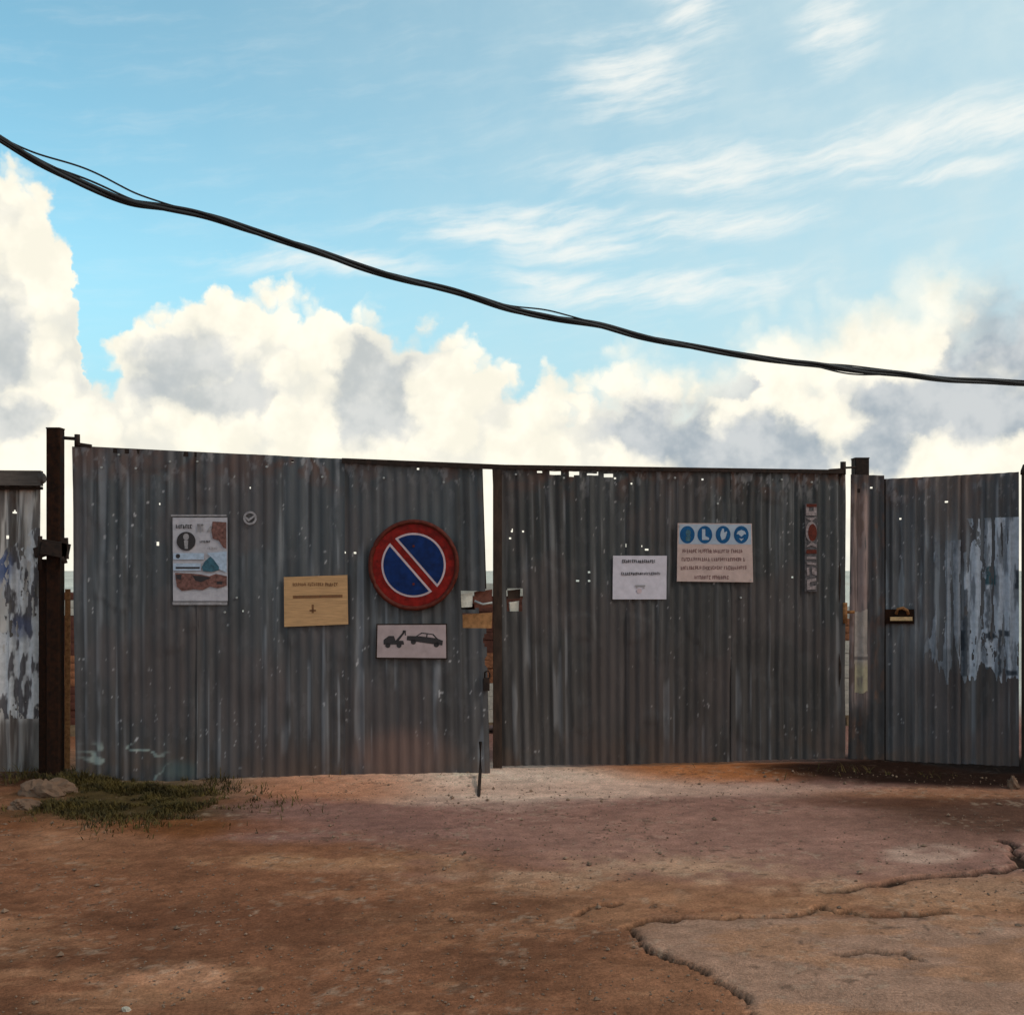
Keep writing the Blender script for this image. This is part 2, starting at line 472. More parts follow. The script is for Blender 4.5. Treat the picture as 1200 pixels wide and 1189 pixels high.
for pl, w in CR:
    g = [tuple(gnd(*p)[:2]) for p in pl]
    d = polydist(wx, wy, g)
    ww = 0.0125 * w * (0.30 + 1.3 * vnoise(GX[sub] * 9, GY[sub] * 9, 51))
    crack = np.maximum(crack, sst(1.0, 0.6, d / ww) * min(1, w + .1))
    lip = np.maximum(lip, sst(0.16, 0.0, d) * w)
zc = GZ[sub]; zc -= 0.026 * crack; zc += 0.002 * lip * (vnoise(GX[sub] * 5, GY[sub] * 5, 61)); GZ[sub] = zc
CRK = np.zeros(GX.shape); CRK[sub] = crack

def C(*c):
    return np.array(c)
def lay(base, c, m):
    m = np.clip(m, 0, 1)[..., None]
    return base * (1 - m) + C(*c) * m
def ell(x, y, rx, ry, soft=0.5, warp=0.7):
    d = np.hypot((GPX - x) / rx, (GPY - y) / ry) + warp * (N3 - 0.5)
    return sst(1 + soft, 1 - soft, d)

N1 = fbm(GX * 0.8, GY * 0.8, 101, 5)
N2 = fbm(GX * 3.3, GY * 3.3, 111, 5, 0.6)
N3 = fbm(GX * 1.7, GY * 2.6, 121, 5, 0.55)
N4 = fbm(GX * 16, GY * 16, 131, 3, 0.6)
col = np.ones(GX.shape + (3,)) * C(0.185, 0.105, 0.066)
col = lay(col, (0.27, 0.175, 0.115), sst(0.45, 0.75, N1) * 0.7)
asph = sst(960, 1000, 2000 - GPY + 0.0) if False else sst(1010, 960, GPY + 90 * (N3 - 0.5) - 0.03 * GPX) * sst(215, 310, GPX + 120 * (N2 - .5))
col = lay(col, (0.208, 0.143, 0.136), asph * 0.95)
xC = np.interp(GPY, [1040, 1087, 1108, 1128, 1140, 1172, 1192, 1300, 2000], [760, 740, 752, 790, 825, 875, 880, 960, 1400])
slab = sst(-14, 18, GPX - xC + 30 * (N2 - 0.5)) * sst(1066, 1084, GPY + 16 * (N2 - 0.5))            # broken paving slab
col = lay(col, (0.288, 0.226, 0.185), slab * 0.9)
GZ += 0.006 * slab * near
col = lay(col, (0.250, 0.175, 0.155), ell(900, 985, 330, 48) * 0.85)
col = lay(col, (0.36, 0.285, 0.215), ell(760, 1028, 200, 26, 0.6, 1.2) * sst(0.42, 0.62, N2) * 0.85)
col = lay(col, (0.38, 0.30, 0.225), ell(960, 1050, 130, 14, 0.6, 1.0) * sst(0.35, 0.6, N2) * 0.8)
col = lay(col, (0.34, 0.26, 0.19), ell(1150, 1045, 90, 18, 0.6, 1.0) * 0.7)
col = lay(col, (0.40, 0.345, 0.31), ell(1082, 1000, 46, 10, 0.35, 1.6) * sst(0.30, 0.55, N2 + 0.06) * 0.85)
col = lay(col, (0.30, 0.198, 0.128), sst(0.54, 0.66, fbm(GX * 2.2, GY * 4.5, 181, 6, 0.65)) * sst(1000, 1060, GPY) * 0.65)
col = lay(col, (0.10, 0.056, 0.036), sst(0.54, 0.68, fbm(GX * 1.3, GY * 3.6, 191, 6, 0.6)) * sst(1000, 1050, GPY) * sst(800, 600, GPX) * 0.6)
col = lay(col, (0.38, 0.25, 0.17), ell(235, 1145, 75, 13, 0.6, 1.2) * sst(0.4, 0.6, N2))
col = lay(col, (0.36, 0.22, 0.13), ell(510, 1100, 60, 12, 0.6, 1.4) * sst(0.4, 0.6, N2) * 0.8)
col = lay(col, (0.30, 0.20, 0.125), ell(330, 1010, 250, 10, 0.6, 1.4) * sst(0.35, 0.6, N2) * 0.8)
col = lay(col, (0.115, 0.062, 0.040), ell(330, 1085, 260, 30, 0.8, 1.2) * 0.6)
col = lay(col, (0.47, 0.41, 0.36), ell(480, 915, 300, 20, 0.5, 0.8) * sst(0.25, 0.5, N2 + 0.1))       # pale dirt at the foot of the gates
col = lay(col, (0.56, 0.54, 0.50), ell(590, 920, 170, 20, 0.6, 1.0) * 0.85)
col = lay(col, (0.36, 0.17, 0.085), ell(380, 925, 120, 14, 0.6, 1.0) * 0.7)
col = lay(col, (0.47, 0.40, 0.36), ell(770, 925, 230, 9, 0.5, 0.9) * 0.8)
col = lay(col, (0.33, 0.155, 0.062), ell(840, 903, 140, 13, 0.5, 0.6) * 0.9)
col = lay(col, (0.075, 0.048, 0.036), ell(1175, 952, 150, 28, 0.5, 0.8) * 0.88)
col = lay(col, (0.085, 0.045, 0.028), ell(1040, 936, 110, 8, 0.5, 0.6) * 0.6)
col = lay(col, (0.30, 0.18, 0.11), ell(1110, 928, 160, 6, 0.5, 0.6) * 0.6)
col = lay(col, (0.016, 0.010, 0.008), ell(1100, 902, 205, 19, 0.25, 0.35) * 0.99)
col = lay(col, (0.036, 0.038, 0.016), ell(150, 936, 130, 30, 0.6, 1.1) * 0.9)
col = lay(col, (0.17, 0.075, 0.030), ell(180, 968, 160, 10, 0.7, 1.2) * 0.6)
col = lay(col, (0.04, 0.022, 0.014), ell(20, 912, 60, 14, 0.6, 0.8) * 0.9)
col = col * (0.76 + 0.48 * N4[..., None]) * (0.86 + 0.28 * N2[..., None])
col = np.clip(col * C(1.36, 0.925, 0.755), 0, 0.75)
col = lay(col, (0.62, 0.55, 0.46), sst(10.5, 13.5, GY))                      # far ground painted pale sandy to read as bright sky in the gaps
col = lay(col, (0.028, 0.015, 0.010), CRK * 0.95)
col = col * (1 + 0.55 * (fbm(GX * 4.5, GY * 12, 201, 6, 0.7) - 0.5))[..., None]
grit = sst(0.60, 0.72, fbm(GX * 24, GY * 20, 211, 3, 0.75)) * sst(0.42, 0.62, N2)
col = lay(col, (0.44, 0.30, 0.21), grit * 0.38 * sst(0.05, 0.14, col[..., 0]))
rough = 1.0 - 0.55 * np.clip(asph + slab + ell(900, 985, 330, 48), 0, 1)          # loose dirt is grainier than the paving
col = col * (1 + rough * (0.24 * rng.random(GX.shape) - 0.12))[..., None] * (1 + rough * 0.34 * (fbm(GX * 26, GY * 13, 171, 3, 0.7) - 0.5))[..., None]
specks = sst(0.80, 0.86, vnoise(GX * 34, GY * 34, 141)) * sst(0.5, 0.62, N2)
col = lay(col, (0.07, 0.042, 0.03), specks * 0.55)
GZ += 0.004 * (N4 - 0.5) * near
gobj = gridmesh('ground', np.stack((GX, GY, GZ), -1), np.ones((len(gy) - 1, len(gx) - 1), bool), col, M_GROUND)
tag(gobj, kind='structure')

def zg(x, y):
    return float(elev(np.array([float(x)]), np.array([float(y)]))[0])

# ------------------------------------------------------------------ corrugated sheets
class Sheet:
    def __init__(s, tl, tr, br, bl, pitch, depth, seed, trap=1.0, off=0.0, dent=0.012):
        s.c = [np.array(p, float) for p in (tl, tr, br, bl)]
        n = np.cross(s.c[1] - s.c[0], s.c[3] - s.c[0]); n /= np.linalg.norm(n)
        s.n = n if n[1] < 0 else -n
        s.W = np.linalg.norm(s.c[1] - s.c[0]); s.H = np.linalg.norm(s.c[3] - s.c[0])
        s.pitch, s.depth, s.seed, s.trap, s.off, s.dent = pitch, depth, seed, trap, off, dent
    gain = (0.66, 0.645, 0.665)
    def base(s, u, t):
        tl, tr, br, bl = s.c
        u = u[..., None]; t = t[..., None]
        return (1 - t) * ((1 - u) * bl + u * br) + t * ((1 - u) * tl + u * tr)
    def P(s, u, t, off=0.0):
        w = np.sin(2 * np.pi * u * s.W / s.pitch + s.seed)
        w = np.clip(w * s.trap, -1, 1)
        rid = vnoise(np.floor(u * s.W / s.pitch + 0.25) * 3.7 + 0.5, t * 0.8 + 0.5, s.seed + 70)      # ridges beaten more or less flat
        d = s.depth / 2 * w * (0.35 + 1.0 * rid)
        d = d + 0.5 * s.dent * sst(0.62, 0.75, fbm(u * s.W * 3 + 2, t * s.H * 3, s.seed + 19, 2))             # kicks and knocks
        d = d + s.dent * (fbm(u * s.W * 1.6 + 5, t * s.H * 1.6, s.seed + 3, 3) - 0.5) * 2
        d = d + s.dent * 0.5 * (fbm(u * s.W * 6, t * s.H * 3, s.seed + 8, 2) - 0.5)
        return s.base(u, t) + (d + s.off + off)[..., None] * s.n
    def build(s, name, parent, tone=(0.115, 0.115, 0.118), holes=(), style=None, rows=170, per=10, rag=0.004):
        nc = max(8, int(round(s.W / s.pitch * per)))
        u = np.linspace(0, 1, nc + 1); t = np.linspace(0, 1, rows + 1)
        U, Tt = np.meshgrid(u, t)
        B = s.base(U, Tt)
        Q = s.P(U, Tt)
        # slightly ragged top and bottom edge
        e = (fbm(U * s.W * 4, U * 0 + 1, s.seed + 40, 4) - 0.5) * rag * 3
        Q[0, :, 2] += e[0]
        Q[-1, :, 2] += 0.5 * e[-1]
        px = HX + F * B[..., 0] / B[..., 1]; py = HY - F * (B[..., 2] - EYE) / B[..., 1]
        col = weather(s, U, Tt, px, py, tone)
        if style:
            col = style(s, U, Tt, px, py, col)
        cx = (px[:-1, :-1] + px[1:, 1:]) / 2; cy = (py[:-1, :-1] + py[1:, 1:]) / 2
        keep = np.ones(cx.shape, bool)
        for (hx, hy, rx, ry) in holes:
            if rx > 4:
                keep &= ~((np.abs(cx - hx) < rx) & (np.abs(cy - hy) < ry))
            else:
                keep &= ~(np.hypot((cx - hx) / rx, (cy - hy) / ry) < 0.85)
        return gridmesh(name, Q, keep, col, M_SHEET, parent)

def mixc(col, c, m):
    m = np.clip(m, 0, 1)[..., None]
    return col * (1 - m) + np.array(c) * m

def weather(s, U, Tt, px, py, tone):
    x = U * s.W; z = Tt * s.H; k = s.seed * 7
    col = np.ones(U.shape + (3,)) * np.array(tone)
    low = fbm(x * 1.1, z * 0.9, k + 1, 4)
    col = col * (0.74 + 0.52 * low)[..., None]
    st = fbm(x * 24, z * 0.9, k + 5, 4, 0.6)                                   # long run-off streaks
    col = mixc(col, (0.26, 0.25, 0.25), sst(0.58, 0.78, st) * 0.50)
    rn = vnoise(np.floor(x / s.pitch * 2) * 5.3 + 0.5, z * 1.3, k + 9)
    col = col * (0.84 + 0.32 * rn)[..., None]
    col = mixc(col, (0.085, 0.066, 0.060), sst(0.75, 0.25, Tt + 0.5 * (low - 0.5)) * 0.65)                # lower half browner: warm bounce from the ground painted in, with settled dust
    run = sst(0.70, 0.80, vnoise(x * 38, z * 0.35, k + 61)) * sst(0.45, 0.6, fbm(x * 9, z * 2.2, k + 63, 3))    # single pale runs where the zinc has washed
    col = mixc(col, (0.30, 0.29, 0.30), run * 0.55)
    st2 = fbm(x * 30 + 9, z * 0.5, k + 15, 3, 0.6)
    col = mixc(col, (0.045, 0.038, 0.036), sst(0.56, 0.74, st2) * 0.65)
    top = sst(0.86, 1.0, Tt)
    r = fbm(x * 7, z * 7, k + 21, 4)
    col = mixc(col, (0.14, 0.060, 0.038), sst(0.52, 0.68, r) * top * 0.7)
    col = mixc(col, (0.34, 0.31, 0.31), sst(0.60, 0.66, fbm(x * 20, z * 9, k + 31, 4, 0.6)) * (0.10 + 0.9 * top) * 0.6)   # scuffs down to bare zinc
    fl = fbm(x * 47, z * 31, k + 33, 3, 0.7) + 0.22 * (fbm(x * 3.5, z * 3.5, k + 35, 3) - 0.5)
    col = mixc(col, (0.55, 0.50, 0.49), sst(0.815, 0.86, fl) * 0.7)
    bot = sst(0.16, 0.0, Tt)
    col = mixc(col, (0.115, 0.070, 0.050), bot * sst(0.35, 0.65, fbm(x * 4, z * 5, k + 41, 4)) * 0.65)                # dirt splash
    bl = fbm(x * 2.3, z * 1.7, k + 51, 4)
    col = mixc(col, (0.115, 0.085, 0.080), sst(0.50, 0.66, bl) * 0.45)
    return col * np.array(s.gain)

def graffiti(s, U, Tt, px, py, col):
    m = sst(0.045, 0.015, np.abs(fbm(px / 34, py / 17, 77, 2) - 0.52)) * sst(62, 30, np.abs(px - 145)) * sst(866, 878, py)
    col = mixc(col, (0.30, 0.33, 0.31), m * 0.75)
    m = sst(38, 8, np.hypot((px - 212) / 1.0, (py - 902) * 2.2))
    return mixc(col, (0.07, 0.12, 0.12), m * 0.35)

def reddish(s, U, Tt, px, py, col):
    m = sst(70, 20, np.hypot((px - 470) / 1.2, (py - 885) * 1.6))
    col = mixc(col, (0.15, 0.085, 0.07), m * 0.7)
    return mixc(col, (0.075, 0.078, 0.084), sst(90, 30, np.hypot(px - 470, py - 580)) * 0.4)

def pale(s, U, Tt, px, py, col):                                              # old whitewash worn into streaks
    x = U * s.W; z = Tt * s.H
    m = sst(0.38, 0.55, fbm(x * 30, z * 1.2, s.seed + 91, 4, 0.6)) * (0.35 + 0.65 * sst(850, 838, py))
    col = mixc(col, (0.56, 0.50, 0.48), m * 0.9)
    return mixc(col, (0.09, 0.07, 0.065), sst(0.54, 0.66, fbm(x * 34, z * 1.8, s.seed + 95, 3)) * 0.85)

def torn(name, s, parent, box, fn, label, cat, cres=6, group=None, color=(0.42, 0.41, 0.46)):
    """old bills pasted on a sheet: they follow its corrugation and are torn where fn says so"""
    x0, y0, x1, y1 = box
    # parametrise the part of the sheet that carries the paper
    tl, tr, br, bl = s.c
    pl = HX + F * tl[0] / tl[1]; pr = HX + F * tr[0] / tr[1]
    pt = HY - F * (tl[2] - EYE) / tl[1]; pb = HY - F * (bl[2] - EYE) / bl[1]
    u = np.linspace(max(0.0, (x0 - pl) / (pr - pl)), min(1.0, (x1 - pl) / (pr - pl)), int((x1 - x0) * 1.8) + 2)
    t = np.linspace((pb - y1) / (pb - pt), (pb - y0) / (pb - pt), int((y1 - y0) * 1.1) + 2)
    U, Tt = np.meshgrid(u, t)
    B = s.base(U, Tt); Q = s.P(U, Tt, 0.003)
    px = HX + F * B[..., 0] / B[..., 1]; py = HY - F * (B[..., 2] - EYE) / B[..., 1]
    m, col = fn(px, py, U * s.W, Tt * s.H)
    keep = ((m[:-1, :-1] + m[1:, 1:] + m[1:, :-1] + m[:-1, 1:]) / 4) > 0.5
    o = gridmesh(name, Q, keep, col, M_PAPER, parent)
    if label:
        tag(o, label, cat, group)
    return o

# ------------------------------------------------------------------ left gate leaf
def line(a, b, k):
    return a + (b - a) * k
YL0, YL1 = 7.63, 7.75                # left leaf: hinge and free edge
YR0, YR1 = 7.93, 8.48                # right leaf: free edge and hinge
def leafL(x, y):
    # intersect the sight line with the leaf plane
    a = at(85, 700, YL0); b = at(568, 700, YL1)
    r = (x - HX) / F
    k = (a[0] - r * a[1]) / (r * (b[1] - a[1]) - (b[0] - a[0]))
    return at(x, y, a[1] + k * (b[1] - a[1]))
def leafR(x, y):
    a = at(578, 700, YR0); b = at(988, 700, YR1)
    r = (x - HX) / F
    k = (a[0] - r * a[1]) / (r * (b[1] - a[1]) - (b[0] - a[0]))
    return at(x, y, a[1] + k * (b[1] - a[1]))
topL = lambda x: 523 + (x - 85) * (545 - 523) / (563 - 85)
topR = lambda x: 546 + (x - 577) * (552 - 546) / (988 - 577)

gl = empty('gate_leaf', at(87, 914, YL0), 'tall grey corrugated metal gate leaf carrying the round no-parking sign', 'gate')
defs = [((85, 233, 89, 233, 915), graffiti, 1, [(187, 591, 1.5, 1.5), (185, 637, 1.6, 2.0), (192, 637, 1.2, 1.2)]),
        ((231, 404, 231, 405, 911), None, 2, [(343, 541, 1.7, 1.8), (293, 571, 1.2, 1.4), (285, 715, 1.3, 1.3)]),
        ((402, 565, 403, 574.5, 914), reddish, 3, [(490, 550, 1.8, 1.8), (404, 648, 1.4, 1.6), (416, 648, 1.3, 1.6), (477, 574, 1.1, 1.2)])]
shL = []
for i, ((xt0, xt1, xb0, xb1, yb), sty, sd_, hol) in enumerate(defs):
    holes = list(hol)
    if i == 2:
        holes += [(557, 703, 17, 10), (560, 727, 18, 9), (570, 750, 4, 10), (571, 775, 3.0, 9), (568, 715, 7, 6)]
    s = Sheet(leafL(xt0, topL(xt0)), leafL(xt1, topL(xt1)), leafL(xb1, yb - (2 if i == 1 else 0)), leafL(xb0, yb), 0.080, 0.010, sd_, 1.3, off=0.004 * (i % 2), dent=0.014)
    s.gain = (0.76, 0.775, 0.82)
    s.build('sheet', gl, (0.085, 0.085, 0.088), holes, sty)
    shL.append(s)
nL_ = shL[1].n
m = MB(); m.bar(leafL(401, topL(401) + 2.5) + nL_ * 0.022, leafL(592, topL(592) + 1.5) + nL_ * 0.022, 0.010, 0.036); m.build('top_rail', M_IRON, gl)
m = MB(); m.bar(leafL(87, topL(87) + 2) - nL_ * 0.02, leafL(402, topL(402) + 3) - nL_ * 0.02, 0.03, 0.035); m.build('back_rail', M_IRON, gl)
m = MB(); m.bar(leafL(90, 720) - nL_ * 0.035, leafL(536, 722) - nL_ * 0.035, 0.03, 0.04); m.build('back_rail', M_IRON, gl)
m = MB(); m.bar(leafL(90, 880) - nL_ * 0.035, leafL(568, 880) - nL_ * 0.035, 0.03, 0.04); m.build('back_rail', M_IRON, gl)
m = MB(); m.bar(leafL(88, 524) - nL_ * 0.022, leafL(91, 912) - nL_ * 0.022, 0.03, 0.03, up=(0, 1, 0)); m.build('hinge_stile', M_IRON, gl)
m = MB(); m.bar(leafL(563.5, 548) - nL_ * 0.025, leafL(568, 690) - nL_ * 0.025, 0.025, 0.03, up=(0, 1, 0)); m.build('free_stile', M_RUST, gl)
m = MB(); m.bar(leafL(569.5, 795) - nL_ * 0.025, leafL(570.5, 911) - nL_ * 0.025, 0.016, 0.03, up=(0, 1, 0)); m.build('free_stile', M_RUST, gl)
# drop bolt standing in the dirt
foot = gnd(560.5, 936); foot[2] = zg(foot[0], foot[1]) - 0.02
m = MB(); m.tube([leafL(563, 868) + nL_ * 0.03, leafL(562.5, 900) + nL_ * 0.10, foot], 0.011, 8); m.build('drop_bolt', M_IRON, gl)
m = MB(); m.bbox(leafL(570, 801) + nL_ * 0.03, 0.022, 0.018, 0.045, 0.006)
m.tube([leafL(568, 794) + nL_ * 0.03, leafL(568, 787) + nL_ * 0.03, leafL(572, 785) + nL_ * 0.03, leafL(574, 789) + nL_ * 0.03, leafL(573.5, 794) + nL_ * 0.03], 0.006, 6); m.build('padlock', M_IRON, gl)
# makeshift latch in the cut-out at the meeting edge
def chunk(name, x0, y0, x1, y1, leaf, nrm, off, th, mt, parent, sk=0.0):
    q = [leaf(x0, y0 + sk), leaf(x1, y0 - sk), leaf(x1 - 0.6, y1), leaf(x0 + 0.8, y1 + sk)]
    f_ = [p_ + nrm * (off + th) for p_ in q]; b_ = [p_ + nrm * off for p_ in q]
    return MB().add(f_ + b_, [(3, 2, 1, 0), (4, 5, 6, 7), (0, 1, 5, 4), (1, 2, 6, 5), (2, 3, 7, 6), (3, 0, 4, 7)]).build(name, mt, parent)
chunk('latch_box', 540, 695, 554, 711, leafL, nL_, -0.045, 0.03, M_BLOCK, gl, 0.8)
chunk('latch_plate', 555.5, 692, 577, 712, leafL, nL_, -0.055, 0.012, M_BRICK2, gl, 1.5)
chunk('wood_wedge', 540, 719, 577, 736, leafL, nL_, -0.050, 0.03, M_WEDGE, gl, 1.2)
m = MB()
lk = [leafL(x_, y_) - nL_ * 0.005 for x_, y_ in ((556, 704), (566, 708), (577, 706))]
m.tube(lk, 0.009, 6); m.build('tie_wire', M_ZINC, gl)
# hinge strap at the top
m = MB(); m.tube([leafL(74, 513), leafL(88, 514)], 0.012, 8); m.tube([leafL(90.5, 509), leafL(90.5, 523)], 0.02, 8); m.bar(leafL(90, 520), leafL(107, 522.5), 0.03, 0.02); m.build('hinge', M_IRON, gl)
m = MB()
for x, y in ((200, 541), (313, 547), (378, 559), (278, 700), (264, 717), (140, 533), (232, 541), (450, 560), (520, 565), (120, 548), (160, 549)):
    c = leafL(x, y) + nL_ * 0.016
    MB().tube([c - nL_ * 0.006, c + nL_ * 0.006], 0.008, 6).build('bolt_head', M_ZINC, gl)

# ------------------------------------------------------------------ right gate leaf
gr = empty('gate_leaf', at(985, 889, YR1), 'dark grey corrugated metal gate leaf carrying the white notice and blue-symbol safety sign', 'gate')
shR = []
slots = [(632, 553.5, 4, 1.2), (650, 554.5, 6.5, 1.9), (673, 555.5, 6.0, 2.1), (694, 555.5, 6.5, 1.6), (713, 556.5, 5.5, 2.1), (721, 560, 1.6, 1.6)]
defs = [((577, 736, 588, 736, 897, 895.5), 11, slots + [(600, 622, 1.9, 2.2), (613, 623, 1.5, 1.5), (598, 631, 1.6, 1.8), (603, 703, 9, 13), (677, 680, 1.5, 1.8), (690, 681, 1.7, 1.7), (690, 670, 1.2, 1.2), (735, 639, 2.2, 2.2)]),
        ((734, 858, 734, 858, 894.5, 892.5), 12, [(740, 566, 1.6, 1.6), (758, 644, 2.2, 1.8), (823, 561, 1.8, 1.6), (752, 640, 1.2, 1.2)]),
        ((856, 991, 856, 990, 891, 888), 13, [(929, 676, 1.9, 2.0)])]
for i, ((xt0, xt1, xb0, xb1, yb0, yb1), sd_, hol) in enumerate(defs):
    s = Sheet(leafR(xt0, topR(xt0) + 1), leafR(xt1, topR(xt1) + 1), leafR(xb1, yb1), leafR(xb0, yb0), 0.076, 0.017, sd_, 1.0, off=0.004 * (i % 2), dent=0.011)
    s.gain = (0.61, 0.60, 0.615)
    s.build('sheet', gr, (0.072, 0.070, 0.070), hol)
    shR.append(s)
nR = shR[1].n
m = MB(); m.bar(leafR(578, topR(578) + 1.0) + nR * 0.020, leafR(987, topR(987) + 1.0) + nR * 0.020, 0.012, 0.030); m.build('top_rail', M_IRON, gr)
m = MB(); m.bar(leafR(580, 730) - nR * 0.035, leafR(985, 728) - nR * 0.035, 0.03, 0.04); m.build('back_rail', M_IRON, gr)
m = MB(); m.bar(leafR(580, 872) - nR * 0.035, leafR(985, 866) - nR * 0.035, 0.03, 0.04); m.build('back_rail', M_IRON, gr)
m = MB(); m.bar(leafR(582.5, 549) + nR * 0.02, leafR(582.5, 899) + nR * 0.02, 0.062, 0.010, up=(0, 1, 0)); m.build('free_stile', M_STILE, gr)
m = MB(); m.bar(leafR(579, 549) - nR * 0.01, leafR(579, 899) - nR * 0.01, 0.012, 0.05, up=(0, 1, 0)); m.build('stile_return', M_RUST, gr)
m = MB(); m.bar(leafR(986, 552) - nR * 0.02, leafR(986, 888) - nR * 0.02, 0.03, 0.03, up=(0, 1, 0)); m.build('hinge_stile', M_IRON, gr)
m = MB(); m.tube([leafR(988, 541), leafR(988, 556)], 0.022, 8); m.tube([leafR(990, 548), leafR(1002, 547.5)], 0.009, 6); m.bar(leafR(972, 551), leafR(988, 550), 0.03, 0.02); m.build('hinge', M_IRON, gr)
m = MB(); m.tube([leafR(990, 717), leafR(1001, 717)], 0.012, 8); m.tube([leafR(990, 706), leafR(990, 730)], 0.02, 8); m.build('hinge', M_ORUST, gr)
m = MB()
for x, y in ((604, 556), (790, 560), (915, 562), (950, 565), (867, 700), (660, 560), (840, 590)):
    c = leafR(x, y) + nR * 0.016
    MB().tube([c - nR * 0.006, c + nR * 0.006], 0.008, 6).build('bolt_head', M_ZINC, gr)

chunk('latch_keeper', 598, 705, 609, 716, leafR, nR, -0.05, 0.03, M_BLOCK, gr, 0.8)
chunk('latch_keeper', 596, 691, 611, 701, leafR, nR, -0.05, 0.02, M_STILE, gr, 1.0)

# ------------------------------------------------------------------ left post and left fence
YP = 7.70
pb_ = at(65, 900, YP)
gp = empty('gate_post', (pb_[0], YP, zg(pb_[0], YP)), 'tall dark rusty square gate post beside the mossy ground', 'post')
m = MB(); m.bbox((pb_[0], YP, (at(0, 503, YP)[2] - 0.2) / 2), 0.047, 0.047, (at(0, 503, YP)[2] + 0.2) / 2, 0.008); m.build('shaft', M_RUST, gp)
c = at(65, 503, YP); m = MB(); m.bbox((c[0], YP, c[2] + 0.004), 0.050, 0.050, 0.004, 0.008); m.build('cap_plate', M_IRON, gp)
m = MB()
a = at(50, 640, YP - 0.07); b = at(80, 646, YP - 0.07)
m.bar(a, b, 0.05, 0.10); m.bar(at(43, 648, YP - 0.03), at(62, 642, YP - 0.06), 0.06, 0.07); m.bar(at(76, 630, YP - 0.08), at(77, 655, YP - 0.08), 0.035, 0.03, up=(0, 1, 0))
m.tube([at(47, 628, YP - 0.06), at(47, 668, YP - 0.06)], 0.016, 8); m.tube([at(74, 652, YP - 0.08), at(76, 660, YP - 0.08)], 0.02, 8); m.build('bracket', M_IRON, gp)
m = MB(); m.bar(at(51, 655, YP + 0.02), at(51, 905, YP + 0.02), 0.05, 0.04, up=(0, 1, 0)); m.build('angle_iron', M_RUST, gp)
m = MB(); m.bar(at(79.5, 690, YP + 0.03), at(79, 900, YP + 0.03), 0.035, 0.012, up=(0, 1, 0)); m.build('rust_strip', M_ORUST, gp)

lf = empty('corrugated_fence', at(20, 905, 7.9), 'pale worn corrugated fence panel under a thick cap rail beside the rusty post', 'fence')
YF = 7.86
s = Sheet(at(-330, 562, YF - 0.3), at(47, 566, YF), at(46, 903, YF), at(-330, 908, YF - 0.3), 0.076, 0.020, 21, 1.2)
s.gain = (0.85, 0.80, 0.78)
s.build('sheet', lf, (0.17, 0.155, 0.15), [(17, 600, 2.3, 2.2), (9, 629, 2.6, 2.2), (-40, 640, 2, 2)], pale)
shF = s
m = MB()
p0, p1 = at(-330, 558, YF - 0.35), at(49, 560.5, YF - 0.05)
m.bar(p0, p1, 0.07, 0.105)
m.tube([p1 - (0.01, 0, 0), p1 + (0.02, 0, 0)], [0.05, 0.032], 8)
cap = m.build('cap_rail', M_WOOD, lf)
m = MB(); m.bar(at(-330, 571, YF - 0.33), at(50, 572, YF - 0.03), 0.03, 0.02); m.build('rail_lip', M_IRON, lf)

def billsL(px, py, x, z):
    n = fbm(px / 17, py / 48, 301, 6, 0.65)
    m = ((n > 0.43 + 0.18 * sst(60, 0, np.abs(py - 850))) & (py > 618 + 60 * fbm(px / 16, px * 0, 307, 3) * sst(46, 0, px)) & (py < 842)).astype(float)
    col = np.ones(px.shape + (3,)) * np.array((0.56, 0.53, 0.55))
    g = fbm(px / 7, py / 26, 311, 4)
    col = mixc(col, (0.07, 0.055, 0.06), sst(0.50, 0.60, g) * 0.9)
    col = mixc(col, (0.07, 0.10, 0.22), sst(22, 8, np.hypot(px - 0, (py - 665) * 0.8)) * 0.9)
    col = mixc(col, (0.10, 0.11, 0.19), sst(20, 6, np.hypot(px - 24, (py - 735))) * 0.7)
    return m, col
torn('torn_poster', shF, None, (-60, 615, 47, 845), billsL, 'ragged layers of torn white posters pasted on the pale fence panel', 'poster')

# concrete lump at the foot of the post
def rock(name, c, r, seed, mt, label, sq=(1, 1, 0.7), cat='stone', group=None, n=14):
    th = np.linspace(0, np.pi, n); ph = np.linspace(0, 2 * np.pi, 2 * n + 1)
    vs, fs = [], []
    for i in range(n):
        for j in range(2 * n):
            d = np.array((math.sin(th[i]) * math.cos(ph[j]), math.sin(th[i]) * math.sin(ph[j]), math.cos(th[i])))
            k = 0.35 + 1.3 * float(fbm(d[0] * 2.3 + 3 + d[2] * 1.7, d[1] * 2.3 + 7 - d[2] * 1.3, seed, 5, 0.6))
            vs.append(np.array(c) + d * r * k * np.array(sq))
    for i in range(n - 1):
        for j in range(2 * n):
            fs.append((i * 2 * n + j, (i + 1) * 2 * n + j, (i + 1) * 2 * n + (j + 1) % (2 * n), i * 2 * n + (j + 1) % (2 * n)))
    o = MB().add(vs, fs, False).build(name, mt)
    return tag(o, label, cat, group)
g = gnd(52, 934); rock('concrete_lump', (g[0], g[1] + 0.05, zg(g[0], g[1]) - 0.005), 0.15, 5, M_STONE, 'rough pale lump of concrete at the foot of the rusty post', (1.15, 0.8, 0.60), 'concrete')
g = gnd(30, 946); rock('stone', (g[0], g[1], zg(g[0], g[1]) + 0.01), 0.075, 8, M_STONE, 'small brown stone in front of the concrete lump', (1.2, 0.8, 0.6))
g = gnd(1187, 922); rock('stone', (g[0], g[1], zg(g[0], g[1]) + 0.02), 0.05, 12, M_STONE, 'small pale upright stone in the dark soil under the side gate', (0.7, 0.7, 1.1))
